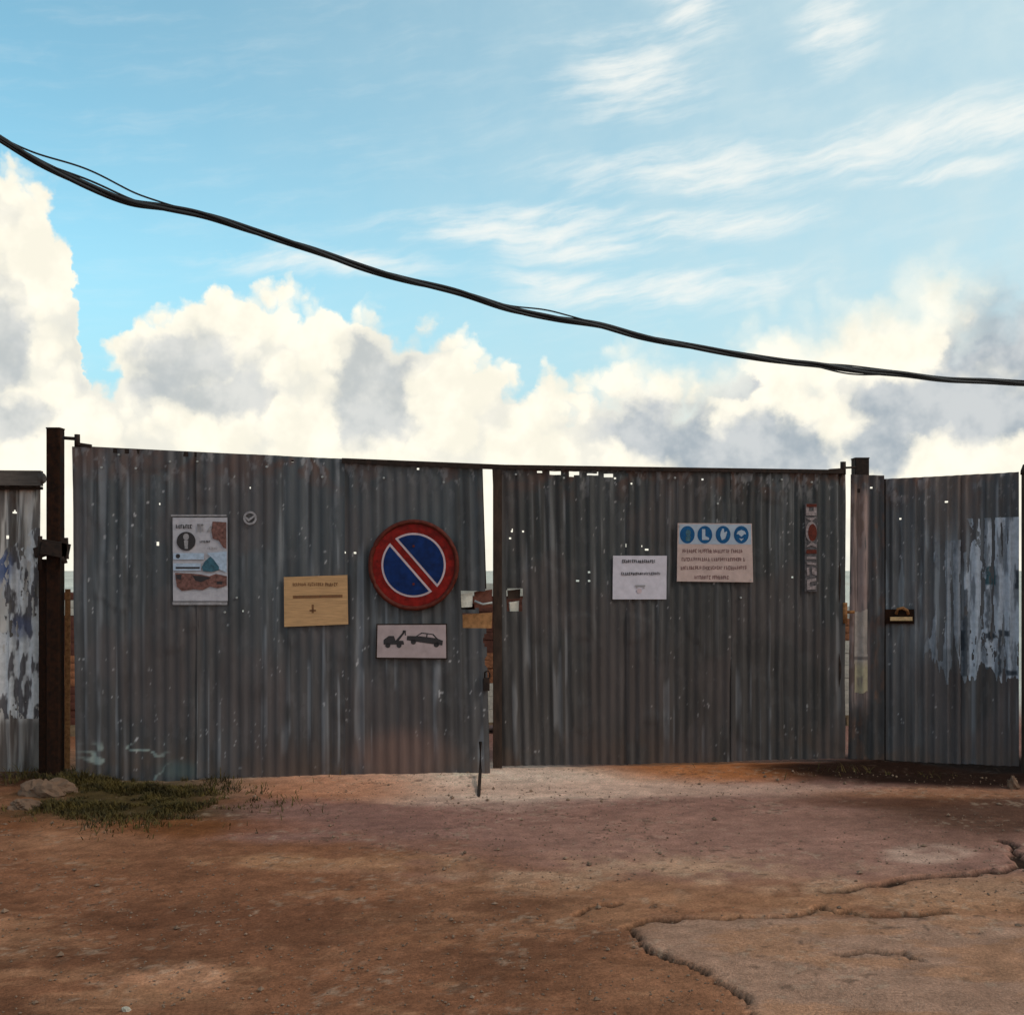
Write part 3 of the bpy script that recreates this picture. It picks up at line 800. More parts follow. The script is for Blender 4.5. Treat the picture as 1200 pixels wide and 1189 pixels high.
g = gnd(148, 1186); rock('stone', (g[0], g[1], zg(g[0], g[1]) + 0.005), 0.013, 15, M_STONEP, 'tiny pale pebble alone on the brown dirt', (1.1, 0.9, 0.6))

# ------------------------------------------------------------------ right post, infill panel, side gate
YQ = 8.66
c = at(1008, 890, YQ)
rp = empty('gate_post', (c[0], YQ, zg(c[0], YQ)), 'square iron gate post with only its dark top showing above the narrow infill sheet', 'post')
zt = at(0, 538, YQ)[2]
m = MB(); m.bbox((c[0], YQ, (zt - 0.2) / 2), 0.055, 0.055, (zt + 0.2) / 2, 0.008); m.build('shaft', M_IRON, rp)
m = MB(); m.bbox((c[0], YQ, zt + 0.004), 0.058, 0.058, 0.004, 0.008); m.build('cap_plate', M_IRON, rp)

ip = empty('infill_panel', at(1017, 890, 8.54), 'narrow strip of corrugated sheet between the big gate and the side gate', 'fence')
s = Sheet(at(997, 556, 8.55), at(1036, 557, 8.52), at(1036, 890, 8.52), at(994, 889, 8.55), 0.076, 0.020, 31, 1.1)
def infill(s, U, Tt, px, py, col):
    m_ = sst(1022, 1015, px) * sst(562, 585, py) * sst(850, 790, py) * sst(0.22, 0.45, fbm(px / 6, py / 40, 401, 4))
    col = mixc(col, (0.32, 0.21, 0.19), m_ * 0.8)
    col = mixc(col, (0.13, 0.065, 0.045), sst(0.5, 0.65, fbm(px / 9, py / 22, 405, 4)) * 0.6)
    return mixc(col, (0.045, 0.035, 0.035), sst(0.55, 0.7, fbm(px / 3, py / 60, 403, 3)) * 0.6)
s.build('sheet', ip, (0.10, 0.092, 0.094), [(1021, 571, 1.2, 1.2)], infill, per=14)
shI = s
m = MB(); m.bar(at(999, 575, 8.56), at(1036, 575, 8.55), 0.02, 0.03); m.build('back_rail', M_IRON, ip)
def stripP(px, py, x, z):
    n = fbm(px / 8, py / 30, 411, 4)
    m = (((px > 1001) & (px < 1017) & (py > 712 + 10 * n) & (py < 806 + 12 * n)) ).astype(float)
    col = np.ones(px.shape + (3,)) * np.array((0.33, 0.26, 0.23))
    col = mixc(col, (0.34, 0.27, 0.17), sst(770, 785, py) * 0.8)
    col = mixc(col, (0.08, 0.06, 0.06), sst(3, 1, np.abs(py - 771)) * 0.7)
    return m, mixc(col, (0.15, 0.10, 0.10), sst(0.52, 0.7, n) * 0.7)
torn('torn_poster', shI, None, (1000, 705, 1019, 820), stripP, 'faded buff strip of paper pasted low on the narrow infill sheet', 'poster')

YS0, YS1 = 8.52, 8.22
def side(x, y):
    return at(x, y, YS0 + (x - 1037) / (1195 - 1037) * (YS1 - YS0))
sg = empty('side_gate', side(1040, 892), 'corrugated grey side gate with rusty latch and blue-white torn posters', 'gate')
def sidestyle(s, U, Tt, px, py, col):
    col = mixc(col, (0.25, 0.26, 0.29), sst(0.5, 0.66, fbm(px / 6, py / 70, 421, 4)) * sst(590, 640, py) * sst(800, 700, py) * 0.55)
    col = mixc(col, (0.115, 0.075, 0.065), sst(0.45, 0.65, fbm(px / 25, py / 25, 423, 4)) * sst(600, 560, py) * 0.7)
    return mixc(col, (0.12, 0.09, 0.08), sst(45, 20, np.hypot((px - 1110) * 1.1, (py - 590) * 0.8)) * 0.5)
shS = []
for (x0, x1, sd_, hol) in ((1038, 1126, 41, [(1109, 588, 1.8, 1.8), (1055, 607, 1.3, 1.3)]), (1124, 1194, 42, [(1177, 611, 1.4, 1.4)])):
    tp = lambda x: 561 + (x - 1037) * (553 - 561) / 158.0
    bt = lambda x: 890 + (x - 1037) * (898 - 890) / 158.0
    s = Sheet(side(x0, tp(x0)), side(x1, tp(x1)), side(x1, bt(x1)), side(x0, bt(x0)), 0.076, 0.021, sd_, 1.1, off=0.004 * (sd_ % 2), dent=0.006)
    s.gain = (0.88, 0.87, 0.91)
    s.build('sheet', sg, (0.095, 0.090, 0.092), hol, sidestyle)
    shS.append(s)
nS = shS[0].n
for yy in (566, 725, 870):
    m = MB(); m.bar(side(1040, yy) - nS * 0.035, side(1192, yy) - nS * 0.035, 0.03, 0.04); m.build('back_rail', M_IRON, sg)
m = MB(); m.box(side(1054, 722) + nS * 0.030, side(1071, 722) / 1 - side(1054, 722), nS * 0.008, (0, 0, 0.055)); m.build('latch_plate', M_RUST, sg)
m = MB(); m.bar(side(1043, 724.5) + nS * 0.05, side(1069, 724.5) + nS * 0.05, 0.03, 0.028); m.build('latch_bolt', M_BOLT, sg)
m = MB(); m.tube([side(1050, 719) + nS * 0.04, side(1052, 713) + nS * 0.055, side(1058, 712) + nS * 0.06, side(1063, 715) + nS * 0.055, side(1064, 719) + nS * 0.04], 0.012, 8); m.build('latch_handle', M_ORUST, sg)
m = MB(); m.bar(side(1037, 561) - nS * 0.02, side(1037, 892) - nS * 0.02, 0.02, 0.03, up=(0, 1, 0)); m.build('free_stile', M_IRON, sg)

def rib(x, s_):
    return np.sin(2 * np.pi * x / s_.pitch + s_.seed)
def billsS(px, py, x, z):
    n = fbm(px / 13, py / 42, 431, 6, 0.68)
    n2 = fbm(px / 6, py / 70, 437, 5, 0.6)
    left = 1112 + 34 * (fbm(py / 30, px * 0, 433, 4) - 0.5) + 26 * sst(680, 610, py)
    m = ((px > left) & (py < 790 + 46 * (fbm(px / 9, py * 0, 443, 4, 0.6) - 0.5)) & (py > 604) & (n2 + 0.06 * rib(x, shS[1]) > 0.30 + 0.15 * sst(690, 630, py)) & (n > 0.34)).astype(float)
    col = np.ones(px.shape + (3,)) * np.array((0.40, 0.41, 0.47))
    col = mixc(col, (0.13, 0.135, 0.155), sst(0.46, 0.60, fbm(px / 7, py / 46, 439, 5, 0.6)) * 0.8)
    def ink(x0_, x1_, y0_, y1_, c=(0.03, 0.035, 0.045), k=0.9):
        nonlocal col
        j = 3 * (fbm(px / 5, py / 5, 441, 2) - 0.5)
        mm = sst(1.5, -1.0, np.maximum(np.abs(px - (x0_ + x1_) / 2 + j) - (x1_ - x0_) / 2, np.abs(py - (y0_ + y1_) / 2 + j) - (y1_ - y0_) / 2))
        col = mixc(col, c, mm * k)
    ink(1155, 1166, 664, 685, (0.02, 0.06, 0.075))
    ink(1122, 1131, 738, 762); ink(1154, 1166, 742, 747); ink(1158, 1164, 740, 750); ink(1170, 1173, 738, 792); ink(1172, 1182, 739, 744); ink(1128, 1134, 690, 792, k=0.8)
    ink(1155, 1162, 781, 793); ink(1180, 1192, 786, 791); ink(1155, 1159, 690, 735, k=0.7); ink(1190, 1195, 668, 690)
    return m, col
torn('torn_poster', shS[1], None, (1124, 608, 1194, 800), billsS, 'bluish white poster torn into vertical strips on the side gate', 'poster')
def billsS2(px, py, x, z):
    n = fbm(px / 7, py / 60, 451, 4, 0.6)
    m = ((n + 0.13 * rib(x, shS[0]) > 0.52) & (py > 600) & (py < 775 + 90 * (fbm(px / 10, py * 0, 459, 4, 0.6) - 0.5)) & (px > 1080 + 40 * fbm(py / 40, px * 0, 453, 3) * sst(820, 640, py))).astype(float)
    col = np.ones(px.shape + (3,)) * np.array((0.24, 0.245, 0.28))
    return m, mixc(col, (0.11, 0.11, 0.125), sst(0.44, 0.65, fbm(px / 6, py / 30, 457, 3)) * 0.7)
torn('torn_poster', shS[0], None, (1080, 635, 1126, 800), billsS2, 'thin grey shreds of poster left on the side gate beside the latch', 'poster')

YT = 8.18
c = at(1202, 897, YT)
ep = empty('fence_post', (c[0], YT, zg(c[0], YT)), 'thin rusty post with a pointed top at the far edge of the side gate', 'post')
m = MB(); m.bbox((c[0], YT, at(0, 556, YT)[2] / 2 - 0.1), 0.024, 0.024, at(0, 556, YT)[2] / 2 + 0.1, 0.006)
m.build('shaft', M_STILE, ep)
t0 = at(1199.5, 556, YT); m = MB(); m.tube([t0, t0 + (0, 0, 0.03), t0 + (0, 0, 0.075)], [0.024, 0.022, 0.005], 8); m.build('finial', M_IRON, ep)
ff = empty('corrugated_fence', at(1300, 905, 8.05), 'plain grey corrugated fence panel beyond the pointed post', 'fence')
s = Sheet(at(1206, 553, 8.17), at(1560, 545, 7.9), at(1560, 915, 7.9), at(1206, 899, 8.17), 0.076, 0.020, 51, 1.1)
s.build('sheet', ff, (0.125, 0.12, 0.12), rows=60)

# ------------------------------------------------------------------ signs and notices
class Board:
    """a flat thing fixed to a leaf: local px axes in the plane of the leaf"""
    def __init__(s, name, leaf, nrm, cx, cy, label, cat, off=0.03):
        s.leaf, s.n, s.off = leaf, nrm, off
        s.t = empty(name, leaf(cx, cy) + nrm * off, label, cat)
    def p(s, x, y, lift=0.0):
        return s.leaf(x, y) + s.n * (s.off + lift)
    def slab(s, poly, th, mt, name='plate', rot=0.0, jit=0):
        n = len(poly)
        f = [s.p(x, y, th) for x, y in poly]; b = [s.p(x, y, 0) for x, y in poly]
        m = MB(); m.add(f + b, [tuple(range(n))[::-1], tuple(range(n, 2 * n))] + [(i, (i + 1) % n, n + (i + 1) % n, n + i) for i in range(n)])
        return m.build(name, mt, s.t)
    def flat(s, polys, lift, mt, name, parent=None):
        fine = len(polys) > 8                      # fine print stays one part
        out = []
        for grp in ([polys] if fine else [[q] for q in polys]):
            m = MB()
            for pl in grp:
                m.add([s.p(x, y, lift) for x, y in pl], [tuple(range(len(pl)))])
            out.append(m.build(name, mt, parent or s.t))
            if fine:
                out[-1]['kind'] = 'stuff'
        return out[0]
    def bent(s, x0, y0, x1, y1, mt, name='sheet', amp=0.006, seed=1, skew=0.0, lift=0.0):
        u = np.linspace(0, 1, 26); v = np.linspace(0, 1, 34)
        U, V = np.meshgrid(u, v)
        Q = np.zeros(U.shape + (3,))
        for i in range(U.shape[0]):
            for j in range(U.shape[1]):
                d = amp * (float(fbm(U[i, j] * 2.0, V[i, j] * 2.0, seed, 3)) - 0.5) * 2
                Q[i, j] = s.p(x0 + (x1 - x0) * U[i, j] + skew * V[i, j], y0 + (y1 - y0) * V[i, j], d + lift)
        return gridmesh(name, Q, np.ones((33, 25), bool), None, mt, s.t)

def rect(x0, y0, x1, y1):
    return [(x0, y0), (x1, y0), (x1, y1), (x0, y1)]
def circ(x, y, r, n=48, ry=None):
    ry = ry or r
    return [(x + r * math.cos(2 * math.pi * k / n), y + ry * math.sin(2 * math.pi * k / n)) for k in range(n)]
def writing(x0, x1, yc, h, seed, words=4, w=None, st=None):
    """worn, unreadable lettering: little stems and strokes"""
    r = random.Random(seed); out = []
    w = 0.62 * (w or h * 0.72); st = w * 0.40
    x = x0; cnt = 0
    left = max(2, int((x1 - x0) / w / words))
    y0, y1 = yc - h / 2, yc + h / 2
    while x + w < x1 + 0.1:
        a_, b_ = y0 + r.uniform(0, 0.18) * h, y1 - r.uniform(0, 0.18) * h
        out.append(rect(x, a_, x + st, b_))
        for q in r.sample((0.0, 0.42, 0.80), r.choice((1, 2, 2))):
            out.append(rect(x + st, a_ + q * (b_ - a_), x + w * 0.86, a_ + (q + 0.2) * (b_ - a_)))
        if r.random() < 0.45:
            out.append(rect(x + w * 0.86, a_ + 0.1 * h, x + w * 0.98, b_ - r.choice((0.1, 0.5)) * h))
        x += w * r.uniform(0.95, 1.2); cnt += 1
        if cnt >= left + r.randint(-2, 1):
            x += w * 0.7; cnt = 0
    return out

# round no-parking sign
cx, cy, R0 = 485, 662, 51.5
b = Board('no_parking_sign', leafL, nL_, cx, cy, 'round red and blue no-parking sign with a diagonal bar', 'sign', 0.030)
b.slab(circ(cx, cy, R0, 64, R0 * 1.0), 0.010, M_RED)
m = MB(); m.tube([b.p(x, y, 0.010) for x, y in circ(cx, cy, R0 - 1.0, 64)] + [b.p(*circ(cx, cy, R0 - 1.0, 64)[0], 0.010)], 0.016, 8, False); m.build('rim', M_MAROON, b.t)
ang = math.radians(49)
def segment(r, off, side_, n=40):
    """part of a disc on one side of the diagonal band"""
    a0 = math.acos(off / r)
    pts_ = [(r * math.sin(a), r * math.cos(a)) for a in np.linspace(-a0, a0, n)]       # along band, away from the band
    out = []
    for q, w in pts_:
        dx, dy = math.cos(ang), math.sin(ang)                    # band direction, down to the right
        nx, ny = dy * side_, -dx * side_                         # away from the band
        out.append((cx + q * dx + w * nx, cy + q * dy + w * ny))
    return out
for sd_ in (1, -1):
    wb = b.flat([segment(37.5, 3.9, sd_)], 0.0115, M_WHITE, 'white_border')
    b.flat([segment(35.2, 6.4, sd_)], 0.0130, M_BLUE, 'blue_field', wb)
for q in (-22, 22):
    p = b.p(cx, cy + q, 0.0155); MB().tube([p - nL_ * 0.003, p + nL_ * 0.003], 0.009, 8).build('bolt', M_MAROON, b.t)

# tow-away plate
b = Board('tow_away_plate', leafL, nL_, 482.5, 751, 'small pinkish white tow-away plate hung under the round sign', 'sign', 0.028)
b.slab([(441.5, 730.5), (524, 730), (524.5, 772), (440.5, 771)], 0.006, M_IRON, 'backing')
b.slab([(443, 732), (522.6, 731.6), (523, 770.4), (442.2, 769.6)], 0.0085, M_PLATE)
truck = [[(450, 749), (456, 744.5), (462, 744.5), (464, 750), (473, 750), (474, 754.5), (450, 754.5)], circ(455, 755.5, 3, 14), circ(468, 755.5, 3, 14),
         [(464, 750), (473.5, 739), (475, 740.5), (467, 751)], [(472.5, 738), (476, 738), (476, 744), (474.8, 744), (474.8, 740.5), (472, 740.5)]]
b.flat(truck, 0.0105, M_INK, 'tow_truck_pictogram')
def tilt(pl, a=math.radians(7), o=(498, 750)):
    return [(o[0] + (x - o[0]) * math.cos(a) - (y - o[1]) * math.sin(a), o[1] + (x - o[0]) * math.sin(a) + (y - o[1]) * math.cos(a)) for x, y in pl]
car = [tilt([(477, 747), (487, 746), (493, 741), (507, 741), (513, 746), (519, 747.5), (519, 753), (477, 752)]), tilt(circ(485, 753, 3.1, 14)), tilt(circ(512, 753, 3.1, 14))]
b.flat(car, 0.0105, M_INK, 'car_pictogram')
b.flat([tilt([(489, 745.5), (494, 742.3), (499, 742.3), (499, 745.5)]), tilt([(500.5, 742.3), (506, 742.3), (510, 745.5), (500.5, 745.5)])], 0.0120, M_PLATE, 'car_windows')

# plywood board
b = Board('plywood_notice', leafL, nL_, 370, 703, 'small tan plywood board with faded brown lettering', 'sign', 0.022)
b.slab([(333.5, 676), (407.5, 673.5), (408.5, 731), (334, 734)], 0.010, M_BOARD, 'board')
b.flat(writing(344, 398, 684.5, 4.6, 3, 3), 0.0115, M_BOARDT, 'faded_lettering')
b.flat([[(344, 697.5), (402, 696.4), (402, 699.6), (344, 701)]], 0.0115, M_BOARDT, 'ruled_line')
b.flat([rect(366, 708, 368.5, 718), rect(363.5, 714, 371, 716)], 0.0115, M_BOARDT, 'mark')

# picture poster
b = Board('picture_poster', leafL, nL_, 235, 655, 'white poster with round portrait, teal cone and brown picture', 'poster', 0.016)
b.bent(203, 606.5, 267, 704, M_POSTER, 'sheet', 0.0035, 5, 0.5)
L = 0.0055
b.flat([rect(201, 603, 266, 605.0), rect(203, 705.0, 267, 708.5)], L - 0.0045, M_PGREY, 'tape')
b.flat(writing(207, 228, 617, 5, 21, 1, 4.2, 1.6), L, M_INK, 'heading')
b.flat([rect(232, 614, 234.5, 623), rect(236.5, 614, 239, 623), rect(232, 614, 239, 616)] + [[(243, 623), (247, 616), (250, 618), (246, 623)]], L, M_PGREY, 'heading')
b.flat([circ(219, 634, 11, 32)], L, M_INK, 'portrait_disc')
b.flat([circ(219, 629, 3.4, 16, 4.0), [(216.5, 633), (221.5, 633), (221, 643), (217.5, 643)]], L + 0.0012, M_PGREY, 'portrait_figure')
b.flat([[(250, 611), (266, 612), (266, 643), (262, 641), (257, 633), (250, 631), (248.5, 621)]], L, M_MEAT, 'corner_picture')
b.flat(writing(235, 248, 634.5, 3, 22, 1, 2.8, 1.1), L, M_INK, 'caption')
b.flat(writing(244, 257, 642.2, 2.6, 23, 1, 2.8, 1.0), L, M_PGREY, 'caption')
b.flat([rect(204, 648, 240, 655.5), rect(204, 660, 236, 668.5), [(243, 648), (266.5, 646), (266.5, 671), (258, 667), (250, 655)]], L, M_PBLUE, 'pale_band')
b.flat([circ(209.5, 651.5, 2.6, 12), rect(207, 664, 235, 666.2)], L + 0.0012, M_INK, 'caption')
b.flat([[(247.5, 652), (251, 655), (257.5, 664), (257, 668), (249, 670), (239, 669), (237.5, 664), (241, 657.5)]], L + 0.0024, M_TEAL, 'teal_cone')
b.flat([[(206, 671), (228, 672), (237, 673), (246, 675), (254, 672), (266.5, 675), (266.5, 686), (256, 689), (247, 687), (238, 691), (228, 690), (214, 692), (208, 687)]], L, M_MEAT, 'food_picture')
b.flat([[(226, 674), (241, 675), (248, 677), (236, 682), (230, 680)], [(255, 681), (262, 681), (261, 684.5), (255, 684)], [(207, 673), (214, 673), (213, 679), (208, 678)]], L + 0.0012, M_INK, 'dark_patch')

# round scrawl sticker
b = Board('round_sticker', leafL, nL_, 293.5, 607, 'tiny round ring sticker beside the picture poster', 'sticker', 0.012)
ring = circ(293.5, 607, 8, 28); rin = circ(293.5, 607, 5.6, 28)
m = MB(); m.add([b.p(x, y, 0.003) for x, y in ring + rin], [(i, (i + 1) % 28, 28 + (i + 1) % 28, 28 + i) for i in range(28)]); m.build('ring', M_PGREY, b.t)
b.flat([[(288, 605), (292, 607.5), (298.5, 603.5), (299, 605.5), (292, 611), (287.6, 607.5)]], 0.0042, M_PGREY, 'stroke')

# white notice
b = Board('paper_notice', leafR, nR, 749, 676, 'plain white paper notice with two lines of dark print', 'notice', 0.018)
b.bent(717.5, 651, 780.5, 702, M_NOTICE, 'sheet', 0.003, 9, -0.5)
b.flat(writing(728, 767, 657.5, 4.2, 31, 1, 3.4, 1.5), 0.005, M_INK, 'printed_text')
b.flat(writing(727, 773, 672, 3.6, 32, 1, 3.2, 1.5), 0.005, M_INK, 'printed_text')
b.flat([rect(743, 685.3, 755, 687.0), rect(744, 688, 746, 689), rect(752, 688, 754.5, 689)], 0.005, M_PGREY, 'printed_text')
b.flat([circ(748, 692, 3, 14)], 0.005, M_WHITE, 'white_seal')

# safety sign
b = Board('safety_sign', leafR, nR, 836, 647, 'safety sign with four blue round symbols above brown text', 'sign', 0.026)
b.slab([(792.5, 613), (879, 613.5), (880.5, 682), (791.5, 681)], 0.006, M_PINK)
b.flat([[(794, 614.2), (878, 614.6), (878.3, 638), (793.6, 637.4)]], 0.0072, M_LBLUE, 'symbol_band')
for k, x in enumerate((803.5, 824, 845.3, 866.5)):
    ds = b.flat([circ(x, 626.5, 8.6, 32, 10.2)], 0.0085, M_DISC, 'symbol_disc')
    if k == 0:
        pl = [circ(x + 1, 624.5, 3.0, 14, 4.0), [(x - 2, 629), (x + 4, 628), (x + 3, 634), (x - 2, 634)]]
        b.flat(pl, 0.0098, MATS['poster_teal'], 'symbol', ds)
    elif k == 1:
        b.flat([[(x - 3.4, 620), (x + 0.4, 620), (x + 0.4, 628), (x + 4.8, 630.2), (x + 4.8, 632.6), (x - 3.4, 632.6)]], 0.0098, M_LBLUE, 'symbol', ds)
    elif k == 2:
        b.flat([[(x - 1, 619.5), (x + 0.8, 619.5), (x + 1.2, 624), (x + 4.2, 622.5), (x + 4.6, 624), (x + 2.4, 631), (x - 1.5, 633), (x - 3.2, 628), (x - 3, 624)]], 0.0098, M_LBLUE, 'symbol', ds)
    else:
        b.flat([[(x - 5.6, 626), (x - 4, 622.5), (x, 621), (x + 4, 622.5), (x + 5.6, 626), (x + 3.2, 626), (x, 629), (x - 3.2, 626)], [(x - 3, 630.5), (x, 631.5), (x + 3, 630.5), (x, 634)]], 0.0098, M_LBLUE, 'symbol', ds)
for k, (x0, x1, y, w) in enumerate(((798, 872, 645.5, 4), (797, 872, 655.3, 2), (796, 873, 665.2, 3), (812, 853, 676.3, 2))):
    b.flat(writing(x0, x1, y, 5.0, 50 + k, w, 3.6, 1.5), 0.0072, M_TEXT, 'printed_text')
for x, y in ((794.5, 616.5), (877.5, 679)):
    p = b.p(x, y, 0.008); MB().tube([p, p + nR * 0.004], 0.006, 6).build('screw', M_ZINC, b.t)

# vertical sticker
b = Board('vertical_sticker', leafR, nR, 949, 643, 'narrow upright sticker strip with worn red and white letters', 'sticker', 0.016)
b.bent(942, 590, 956.5, 693, M_STRIP, 'strip', 0.003, 13)
b.flat([[(943, 592), (947, 592), (946, 599), (952, 599), (952, 592), (955.5, 592), (955.5, 604), (943, 604)], [(943, 607), (955, 606), (950, 611)]], 0.0045, M_WORN, 'letters')
b.flat([circ(949.3, 623, 6.6, 24, 12)], 0.0045, M_WORN, 'letters')
b.flat([circ(950.6, 624, 5.2, 24, 10), rect(943.5, 644, 955.5, 648.5), rect(943.5, 590.5, 955.5, 594)], 0.0058, M_MAROON, 'red_print')
b.flat([[(943, 641), (949.5, 635), (955.8, 638), (955.8, 641.5), (950, 639)], [(944, 652), (955, 652), (955, 655), (944, 655)], [(944, 658), (955, 659.5), (955, 662), (944, 661)], [(944, 665), (947, 665), (947, 674), (944, 674)], [(950, 664), (955.5, 666), (955.5, 674), (950, 672)], [(944, 679), (955, 677), (955, 680.5), (947.5, 682), (947.5, 687), (955, 686), (955, 690), (944, 691)]], 0.0045, M_WORN, 'letters')

# ------------------------------------------------------------------ stacks of bricks and blocks behind the gates
def brick_mesh(name, lx, ly, lz, mt):
    m = MB(); m.bbox((0, 0, 0), lx / 2 - 0.003, ly / 2 - 0.003, lz / 2 - 0.002, 0.006)
    me = bpy.data.meshes.new(name); me.from_pydata(m.v, [], m.f); me.update(); me.materials.append(mt)
    return me
def stack(x, y, z0, nx, ny, layers, rot, label, seed):
    r = random.Random(seed)
    t = empty('block_stack', (x, y, z0), label, 'bricks')
    t.rotation_euler.z = rot
    m = MB()
    L_ = nx * 0.255
    for k in range(4):
        m.box((-L_ / 2 + 0.05 + k * (L_ - 0.1) / 3, 0, 0.04), (0.045, 0, 0), (0, ny * 0.0625 + 0.02, 0), (0, 0, 0.04))
    for k in range(5):
        m.box((0, -ny * 0.055 + k * ny * 0.0275, 0.09), (L_ / 2, 0, 0), (0, 0.035, 0), (0, 0, 0.010))
    me = bpy.data.meshes.new('pallet'); me.from_pydata(m.v, [], m.f); me.update(); me.materials.append(M_PALLET)
    o = bpy.data.objects.new('pallet', me); COL.objects.link(o); o.parent = t
    z = 0.10
    for (h, kind) in layers:
        for i in range(nx):
            for j in range(ny):
                if h < 0:
                    continue
                if z > 1.0 and r.random() < 0.10:
                    continue
                mt_ = r.choice(kind)
                o = bpy.data.objects.new('block' if mt_ == 'p' else 'brick', BR[(mt_, h)])
                o.location = ((i - nx / 2 + 0.5) * 0.255 + r.uniform(-.006, .006), (j - ny / 2 + 0.5) * 0.125 + r.uniform(-.006, .006), z + h / 2)
                o.rotation_euler.z = r.uniform(-0.03, 0.03)
                COL.objects.link(o); o.parent = t
        z += h
    return t
BR = {}
for k_, mt_ in (('o', M_BRICK), ('d', M_BRICK2), ('p', M_BLOCK)):
    for h in (0.07, 0.12):
        BR[(k_, h)] = brick_mesh('brick_' + k_, 0.25, 0.12, h, mt_)
lay1 = [(0.12, 'p')] * 3 + [(0.07, 'ood')] * 4 + [(0.12, 'pd')] + [(0.07, 'od')] * 2 + [(0.12, 'opd')] + [(0.07, 'od')] + [(0.07, 'opd')] + [(0.12, 'ppd')]
stack(at(575, 0, 10.4)[0], 10.4, -0.05, 5, 3, lay1, 0.06, 'mixed orange and pale bricks on a pallet seen through the gap between gate leaves', 3)
lay2 = [(0.12, 'p')] * 6 + [(0.07, 'o')] * 3 + [(0.12, 'p')]
stack(at(1010, 0, 10.9)[0], 10.9, -0.05, 4, 3, lay2, -0.05, 'pale blocks topped by orange bricks on a pallet behind the narrow infill sheet', 4)
lay3 = [(0.07, 'd')] * 3 + [(0.07, 'od')] * 6 + [(0.12, 'd')] * 3 + [(0.07, 'dp')] * 3
stack(at(70, 0, 10.2)[0], 10.2, -0.05, 4, 3, lay3, 0.10, 'dark red bricks on a pallet behind the tall rusty post', 5)

# ------------------------------------------------------------------ overhead cables
main = [(-900, -330), (-600, -190), (-300, -20), (-120, 93), (0, 163), (50, 193), (100, 217), (150, 236), (190, 243), (240, 252), (300, 272), (360, 291), (420, 312), (480, 329), (540, 343), (600, 363), (650, 373), (700, 381),
        (750, 394), (800, 404), (870, 416), (920, 424), (960, 427.5), (1010, 435), (1060, 438.5), (1110, 445), (1160, 446.5), (1200, 449), (1350, 456), (1600, 452), (2000, 425), (2600, 360)]
mx = np.array([p[0] for p in main], float); my = np.array([p[1] for p in main], float)
def catmull(x):
    i = int(np.clip(np.searchsorted(mx, x) - 1, 1, len(mx) - 3))
    t = (x - mx[i]) / (mx[i + 1] - mx[i])
    m0 = (my[i + 1] - my[i - 1]) / (mx[i + 1] - mx[i - 1]) * (mx[i + 1] - mx[i]); m1 = (my[i + 2] - my[i]) / (mx[i + 2] - mx[i]) * (mx[i + 1] - mx[i])
    return (2 * t ** 3 - 3 * t ** 2 + 1) * my[i] + (t ** 3 - 2 * t ** 2 + t) * m0 + (-2 * t ** 3 + 3 * t ** 2) * my[i + 1] + (t ** 3 - t ** 2) * m1
def depth(x):
    return 9.6 + 4.0 * x / 1200.0
cb = empty('overhead_cable', at(600, 363, depth(600)), 'sagging bundle of black overhead cables twisted together against the sky', 'cable')
xs = np.concatenate((np.linspace(-860, -20, 40), np.linspace(0, 1200, 260), np.linspace(1220, 2500, 40)))
for k in range(3):
    path = []
    for x in xs:
        p = at(x, catmull(x), depth(x))
        a = 2 * math.pi * (x / 310.0 + k / 3.0)
        path.append(p + np.array((0, math.cos(a), math.sin(a))) * 0.020)
    MB().tube(path, (0.0215, 0.0195, 0.017)[k], 8).build('strand', M_CABLE, cb)
def loose(x, bumps):
    return sum(h * math.exp(-((x - c_) / w_) ** 2) for c_, w_, h in bumps)
for k, bumps in enumerate(([(105, 70, 17), (640, 40, 5.5), (460, 50, 4), (1000, 45, 5), (-300, 150, 14), (1300, 90, 5)], [(110, 60, 10), (625, 30, 3), (985, 40, -5.5), (-250, 150, 9)])):
    path = []
    for x in xs:
        a = 2 * math.pi * (x / 500.0 + k / 2.0)
        path.append(at(x, catmull(x) - 2.5 * math.sin(a) - loose(x, bumps), depth(x) + 0.02 * math.cos(a)))
    MB().tube(path, (0.0085, 0.0095)[k], 6).build('loose_wire', M_CABLE, cb)

# ------------------------------------------------------------------ weeds and pebbles
def blades(name, n, place, hmin, hmax, label, seed):
    r = random.Random(seed); m = MB()
    vs, fs = [], []
    for _ in range(n):
        q = place(r)
        if q is None:
            continue
        x, y, k = q
        z = zg_fast(x, y)
        h = r.uniform(hmin, hmax) * k; a = r.uniform(0, 6.28); w = r.uniform(0.002, 0.0045)
        dx, dy = math.cos(a), math.sin(a); l = r.uniform(0.2, 1.9) * h
        b0 = len(vs)
        vs += [(x - dy * w, y + dx * w, z - 0.005), (x + dy * w, y - dx * w, z - 0.005), (x + dx * l * 0.4 + dy * w * .7, y + dy * l * 0.4 - dx * w * .7, z + h * 0.65), (x + dx * l * 0.4 - dy * w * .7, y + dy * l * 0.4 + dx * w * .7, z + h * 0.65), (x + dx * l, y + dy * l, z + h)]
        fs += [(b0, b0 + 1, b0 + 2, b0 + 3), (b0 + 3, b0 + 2, b0 + 4)]
    m.add(vs, fs)
    return tag(m.build(name, M_GRASS), label, 'weeds', kind='stuff')
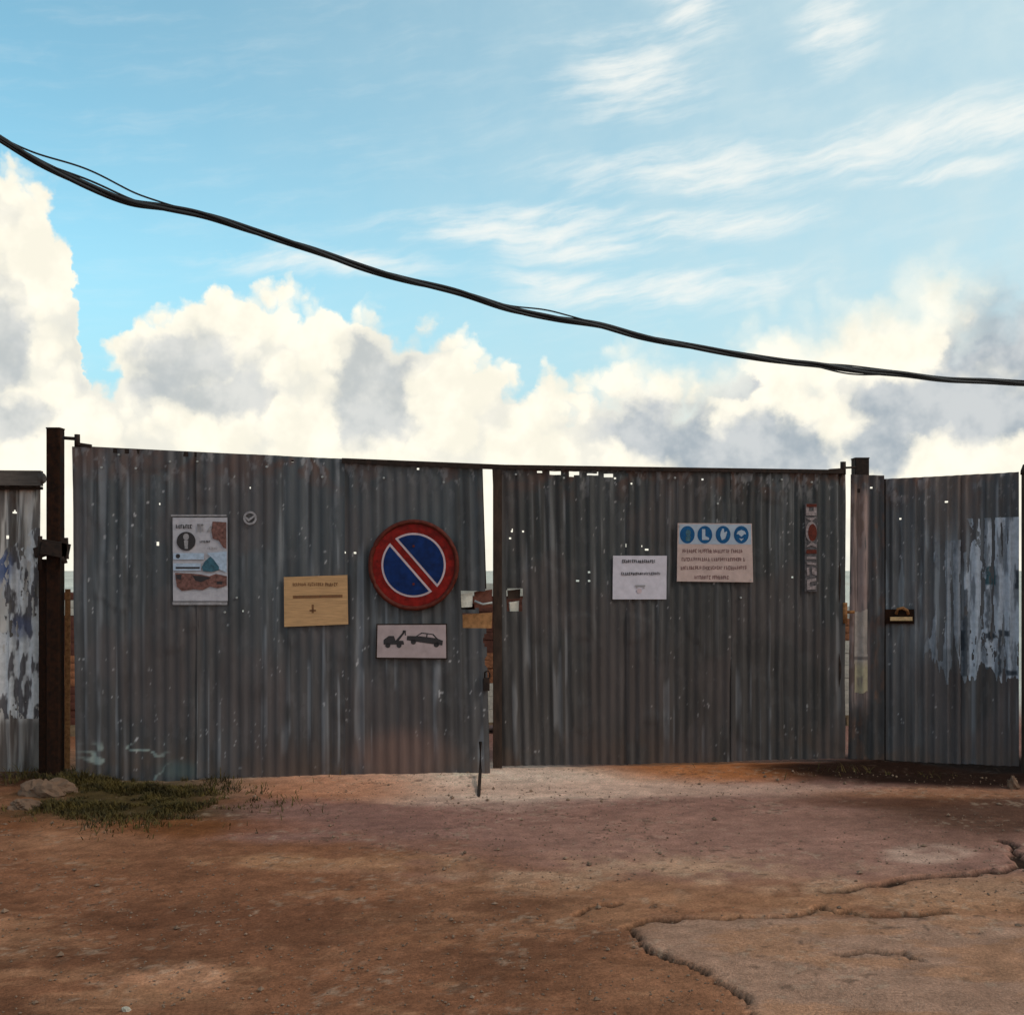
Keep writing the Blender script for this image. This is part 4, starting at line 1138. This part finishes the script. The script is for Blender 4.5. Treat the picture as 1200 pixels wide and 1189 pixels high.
# height lookup
ZI = (np.arange(-4.5, 4.8, 0.05), np.arange(3.0, 9.0, 0.05))
ZT = elev(*np.meshgrid(*ZI))
def zg_fast(x, y):
    i = int(np.clip((x + 4.5) / 0.05, 0, len(ZI[0]) - 1)); j = int(np.clip((y - 3.0) / 0.05, 0, len(ZI[1]) - 1))
    return ZT[j, i]
def patch(cx_, cy_, rx, ry, seed, cut=0.41):
    def f(r):
        px, py = r.gauss(cx_, rx * 0.55), r.gauss(cy_, ry * 0.55)
        if py < 902 or px < 2:
            return None
        g = gnd(px, py)
        n = float(fbm(g[0] * 4, g[1] * 4, seed, 4, 0.6))
        d = math.hypot((px - cx_) / rx, (py - cy_) / ry)
        if n < cut + 0.06 * d:
            return None
        k = 0.25 + 3.0 * (n - cut)
        if py < 922:
            k *= 1.6
        return g[0], g[1], k
    return f
blades('weed_patch', 22000, patch(145, 932, 125, 28, 501), 0.012, 0.055, 'low dark mossy weeds at the foot of the tall gate leaf', 1)
blades('weed_patch', 260, patch(1060, 905, 150, 8, 503), 0.01, 0.04, 'sparse dry weeds in the dark soil under the side gate', 2)

def gravel(n, seed):
    r = random.Random(seed); m = MB(); vs, fs = [], []
    oc = [(1, 0, 0), (-1, 0, 0), (0, 1, 0), (0, -1, 0), (0, 0, 1), (0, 0, -1)]
    of = [(0, 2, 4), (2, 1, 4), (1, 3, 4), (3, 0, 4), (2, 0, 5), (1, 2, 5), (3, 1, 5), (0, 3, 5)]
    for _ in range(n):
        Y = r.uniform(3.2, 7.9); X = r.uniform(-0.5, 0.5) * Y * 1.0
        if float(vnoise(X * 1.3, Y * 1.3, 601)) < 0.45 and r.random() < 0.8:
            continue
        s_ = r.uniform(0.003, 0.008) * (2.4 if r.random() < 0.035 else 1)
        z = zg_fast(X, Y); b0 = len(vs); a = r.uniform(0, 6.28)
        for p in oc:
            q = [c_ * s_ * r.uniform(0.6, 1.2) for c_ in p]
            vs.append((X + q[0] * math.cos(a) - q[1] * math.sin(a), Y + q[0] * math.sin(a) + q[1] * math.cos(a), z + 0.4 * s_ + q[2] * 0.7))
        fs += [tuple(b0 + i for i in f) for f in of]
    m.add(vs, fs)
    return tag(m.build('gravel', M_PEBBLE), 'loose fine gravel scattered over the brown dirt forecourt', 'gravel', kind='stuff')
gravel(5200, 5)
